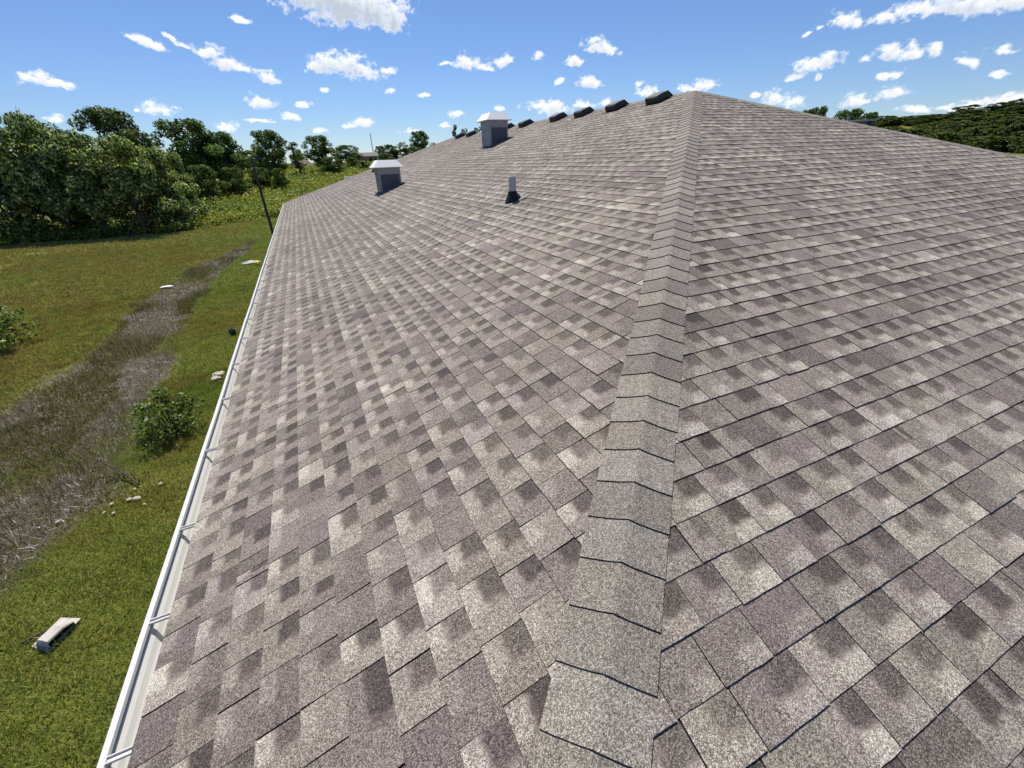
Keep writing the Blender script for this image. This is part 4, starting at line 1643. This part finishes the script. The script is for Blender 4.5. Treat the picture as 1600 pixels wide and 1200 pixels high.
for i, (px, py, s_) in enumerate(((176, 790, .05), (204, 783, .07), (216, 781, .085), (227, 790, .035), (179, 804, .04), (164, 803, .035), (252, 758, .05), (92, 818, .05), (212, 766, .04))):
    stone(gpoint(px, py) + Vector((0, 0, .03)), s_ * .7, s_ * .5, s_ * .3, M_STONE, 'pale_stone', 'pale stone lying in the grass by the thick end of the fallen branch', 'stone', 'pale stones by the branch', i)
for i, (px, py, s_) in enumerate(((342, 588, .11), (338, 594, .09), (347, 585, .07))):
    stone(gpoint(px, py) + Vector((0, 0, .03)), s_ * 1.3, s_, s_ * .5, M_STONE, 'cream_rubble', 'cream rubble lying on the lawn close under the gutter', 'rubble', 'cream rubble under the gutter', 30 + i)
stone(gpoint(365, 523) + Vector((0, 0, .06)), .11, .11, .11, M_BLACK, 'black_ball', 'dark round lump on the grass close under the gutter', 'ball', None, 41)
# small litter
p = gpoint(262, 451)
m = MB()
m.add([(-.26, -.10, .10), (.05, -.16, .13), (.27, .02, .09), (.12, .12, .12), (-.2, .1, .12), (-.26, -.10, .085), (.05, -.16, .115), (.27, .02, .075), (.12, .12, .105), (-.2, .1, .105)],
      [(0, 1, 2, 3, 4), (9, 8, 7, 6, 5), (0, 5, 6, 1), (1, 6, 7, 2), (2, 7, 8, 3), (3, 8, 9, 4), (4, 9, 5, 0)])
tag(m.build('paper_scrap', M_PAPER, None, loc=p), 'bright white scrap of paper lying among the swale weeds', 'litter')
p = gpoint(402, 414)
tag(stone(p + Vector((0, 0, .05)), .16, .22, .12, M_YELLOW, 'yellow_scrap', 'small yellow scrap on the lawn near the gutter', 'litter', None, 50), kind=None)
p = gpoint(393, 412)
m = MB()
m.add([(-.45, -.2, .05), (.3, -.3, .1), (.5, .2, .06), (-.1, .35, .14), (-.5, .15, .08), (0, 0, .2)], [(0, 1, 5), (1, 2, 5), (2, 3, 5), (3, 4, 5), (4, 0, 5), (0, 4, 3, 2, 1)])
tag(m.build('grey_tarp_scrap', M_GALV, None, loc=p), 'crumpled grey scrap on the lawn beside the yellow one', 'litter')

# ------------------------------------------------------------------ lamp pole
PY = 31.0
pt, pl = on_y(392, 247, PY), on_y(425, 358, PY)
bx_ = (pt[0] + pl[0]) / 2
gz_ = float(ground_z(bx_, PY))
t = empty('lamp_pole', (bx_, PY, gz_))
tag(t, 'dark bronze lamp pole with a flat head standing on the lawn', 'lamp')
hp = pt[2] - gz_
MB().tube([(0, 0, -.2), (0, 0, hp * .5), (0, 0, hp)], [.085, .075, .062], 12).build('pole', M_POLE, t)
m = MB()
m.box((-.17, -.17, -.02), (.17, .17, .03))
m.box((-.11, -.11, .03), (.11, .11, .10))
m.build('base_plate', M_POLE, t)
m = MB()
m.tube([(0, 0, hp - .06), (.25, 0, hp - .05)], .03, 8)
m.build('arm', M_POLE, t)
m = MB()
m.add([(.2, -.18, hp - .09), (.72, -.18, hp - .06), (.72, .18, hp - .06), (.2, .18, hp - .09), (.2, -.14, hp + .03), (.70, -.12, hp + .02), (.70, .12, hp + .02), (.2, .14, hp + .03)],
      [(0, 3, 2, 1), (4, 5, 6, 7), (0, 1, 5, 4), (1, 2, 6, 5), (2, 3, 7, 6), (3, 0, 4, 7)])
m.build('lamp_head', M_POLE, t)

# ------------------------------------------------------------------ far things
HY = 150.0
p0, p1 = on_y(558, 246, HY), on_y(592, 246, HY)
hx = (p0[0] + p1[0]) / 2
hw = (p1[0] - p0[0])
gz_ = float(ground_z(hx, HY))
t = empty('far_house', (hx, HY, gz_))
tag(t, 'low grey house with a dark roof far across the meadow', 'house')
ez = on_y(575, 243.5, HY)[2] - gz_
rz_ = on_y(575, 238, HY + 2)[2] - gz_
m = MB()
m.box((-hw / 2, 0, -.5), (hw / 2, 7, ez))
m.build('wall', M_HWALL, t)
m = MB()
m.add([(-hw / 2 - .4, -.5, ez - .1), (hw / 2 + .4, -.5, ez - .1), (hw / 2 + .4, 7.5, ez - .1), (-hw / 2 - .4, 7.5, ez - .1), (-hw / 2 - .4, 3.5, rz_), (hw / 2 + .4, 3.5, rz_)],
      [(0, 1, 5, 4), (2, 3, 4, 5), (0, 4, 3), (1, 2, 5), (0, 3, 2, 1)])
m.build('roof', M_HROOF, t)
for fx in (-.28, .04, .30):
    m = MB()
    m.box((hw * fx, -.03, ez - 1.5), (hw * fx + .9, .06, ez - .5))
    w_ = m.build('window', M_GLASS, t)
    m = MB()
    m.box((hw * fx - .08, -.05, ez - 1.6), (hw * fx + .98, -.0, ez - 1.5))
    m.build('sill', M_WHITE, w_)
# antenna mast
p = on_y(578, 208, 175)
gz_ = float(ground_z(p[0], 175))
t = empty('radio_mast', (p[0], 175, gz_))
tag(t, 'thin lattice radio mast behind the far house', 'mast')
hm_ = p[2] - gz_
m = MB()
for k in range(3):
    m.tube([(.22 * math.cos(k * 2.094), .22 * math.sin(k * 2.094), 0), (.10 * math.cos(k * 2.094), .10 * math.sin(k * 2.094), hm_)], .05, 5)
m.build('mast_leg', M_GALV_DARK, t)
m = MB()
for j in range(int(hm_ / .8)):
    z_ = j * .8 + .4
    for k in range(3):
        a_, b2 = k * 2.094, (k + 1) * 2.094
        m.tube([(.2 * math.cos(a_), .2 * math.sin(a_), z_), (.2 * math.cos(b2), .2 * math.sin(b2), z_ + .4)], .02, 4)
m.build('lattice', M_GALV_DARK, t)
# leaning post in the meadow
pz = on_y(463, 259, 92)
pbase = on_y(466.5, 276, 92)
gz_ = float(ground_z(pz[0], 92))
t = empty('wooden_post', (pbase[0], 92, gz_))
tag(t, 'dark leaning wooden post standing alone in the meadow', 'post')
MB().tube([(0, 0, -.3), (pz[0] - pbase[0], 0, pz[2] - gz_)], [.16, .12], 8).build('post_shaft', M_STICK, t)
m = MB()
m.box((-.2, -.2, -.12), (.2, .2, .06))
m.build('post_cap', M_STICK, t)
t.children[-1].location = (pz[0] - pbase[0], 0, pz[2] - gz_)
# dirt mound
p = on_y(473, 249, 138)
gz_ = float(ground_z(p[0], 138))
mh = max(1.0, p[2] - gz_)
m = MB()
n1, n2 = 22, 8
vs, fs = [], []
r = random.Random(17)
for j in range(n2 + 1):
    f = j / n2
    for i in range(n1):
        a_ = 2 * math.pi * i / n1
        rr = 2.7 * (1 - f) ** .8 * (1 + r.uniform(-.07, .07))
        vs.append((rr * 1.2 * math.cos(a_), rr * math.sin(a_), mh * (1 - (1 - f) ** 1.6) - .3 * (j == 0) + r.uniform(-.06, .06)))
for j in range(n2):
    for i in range(n1):
        fs.append((j * n1 + i, j * n1 + (i + 1) % n1, (j + 1) * n1 + (i + 1) % n1, (j + 1) * n1 + i))
m.add(vs, fs)
tag(m.build('dirt_mound', M_DIRT, None, loc=(p[0], 138, gz_)), 'mound of bare brown dirt at the far side of the meadow', 'mound')
# bare twig above the first tall tree
p = on_y(24, 166, 52)
q_ = on_y(32, 196, 52)
t = empty('bare_snag', (q_[0], 52, float(ground_z(q_[0], 52))))
tag(t, 'thin bare snag poking out above the pale trees', 'tree')
zz = q_[2] - t.location.z
dx_ = p[0] - q_[0]
MB().tube([(0, 0, -.3), (0, 0, zz), (dx_, 0, p[2] - t.location.z)], [.12, .05, .015], 6).build('trunk', M_BARK, t)
MB().tube([(0, 0, zz - .2), (dx_ * .2 - .5, .1, zz + .9)], [.03, .01], 5).build('twig', M_BARK, t)
MB().tube([(0, 0, zz), (dx_ * .4 + .3, .1, zz + 1.2)], [.03, .01], 5).build('twig', M_BARK, t)
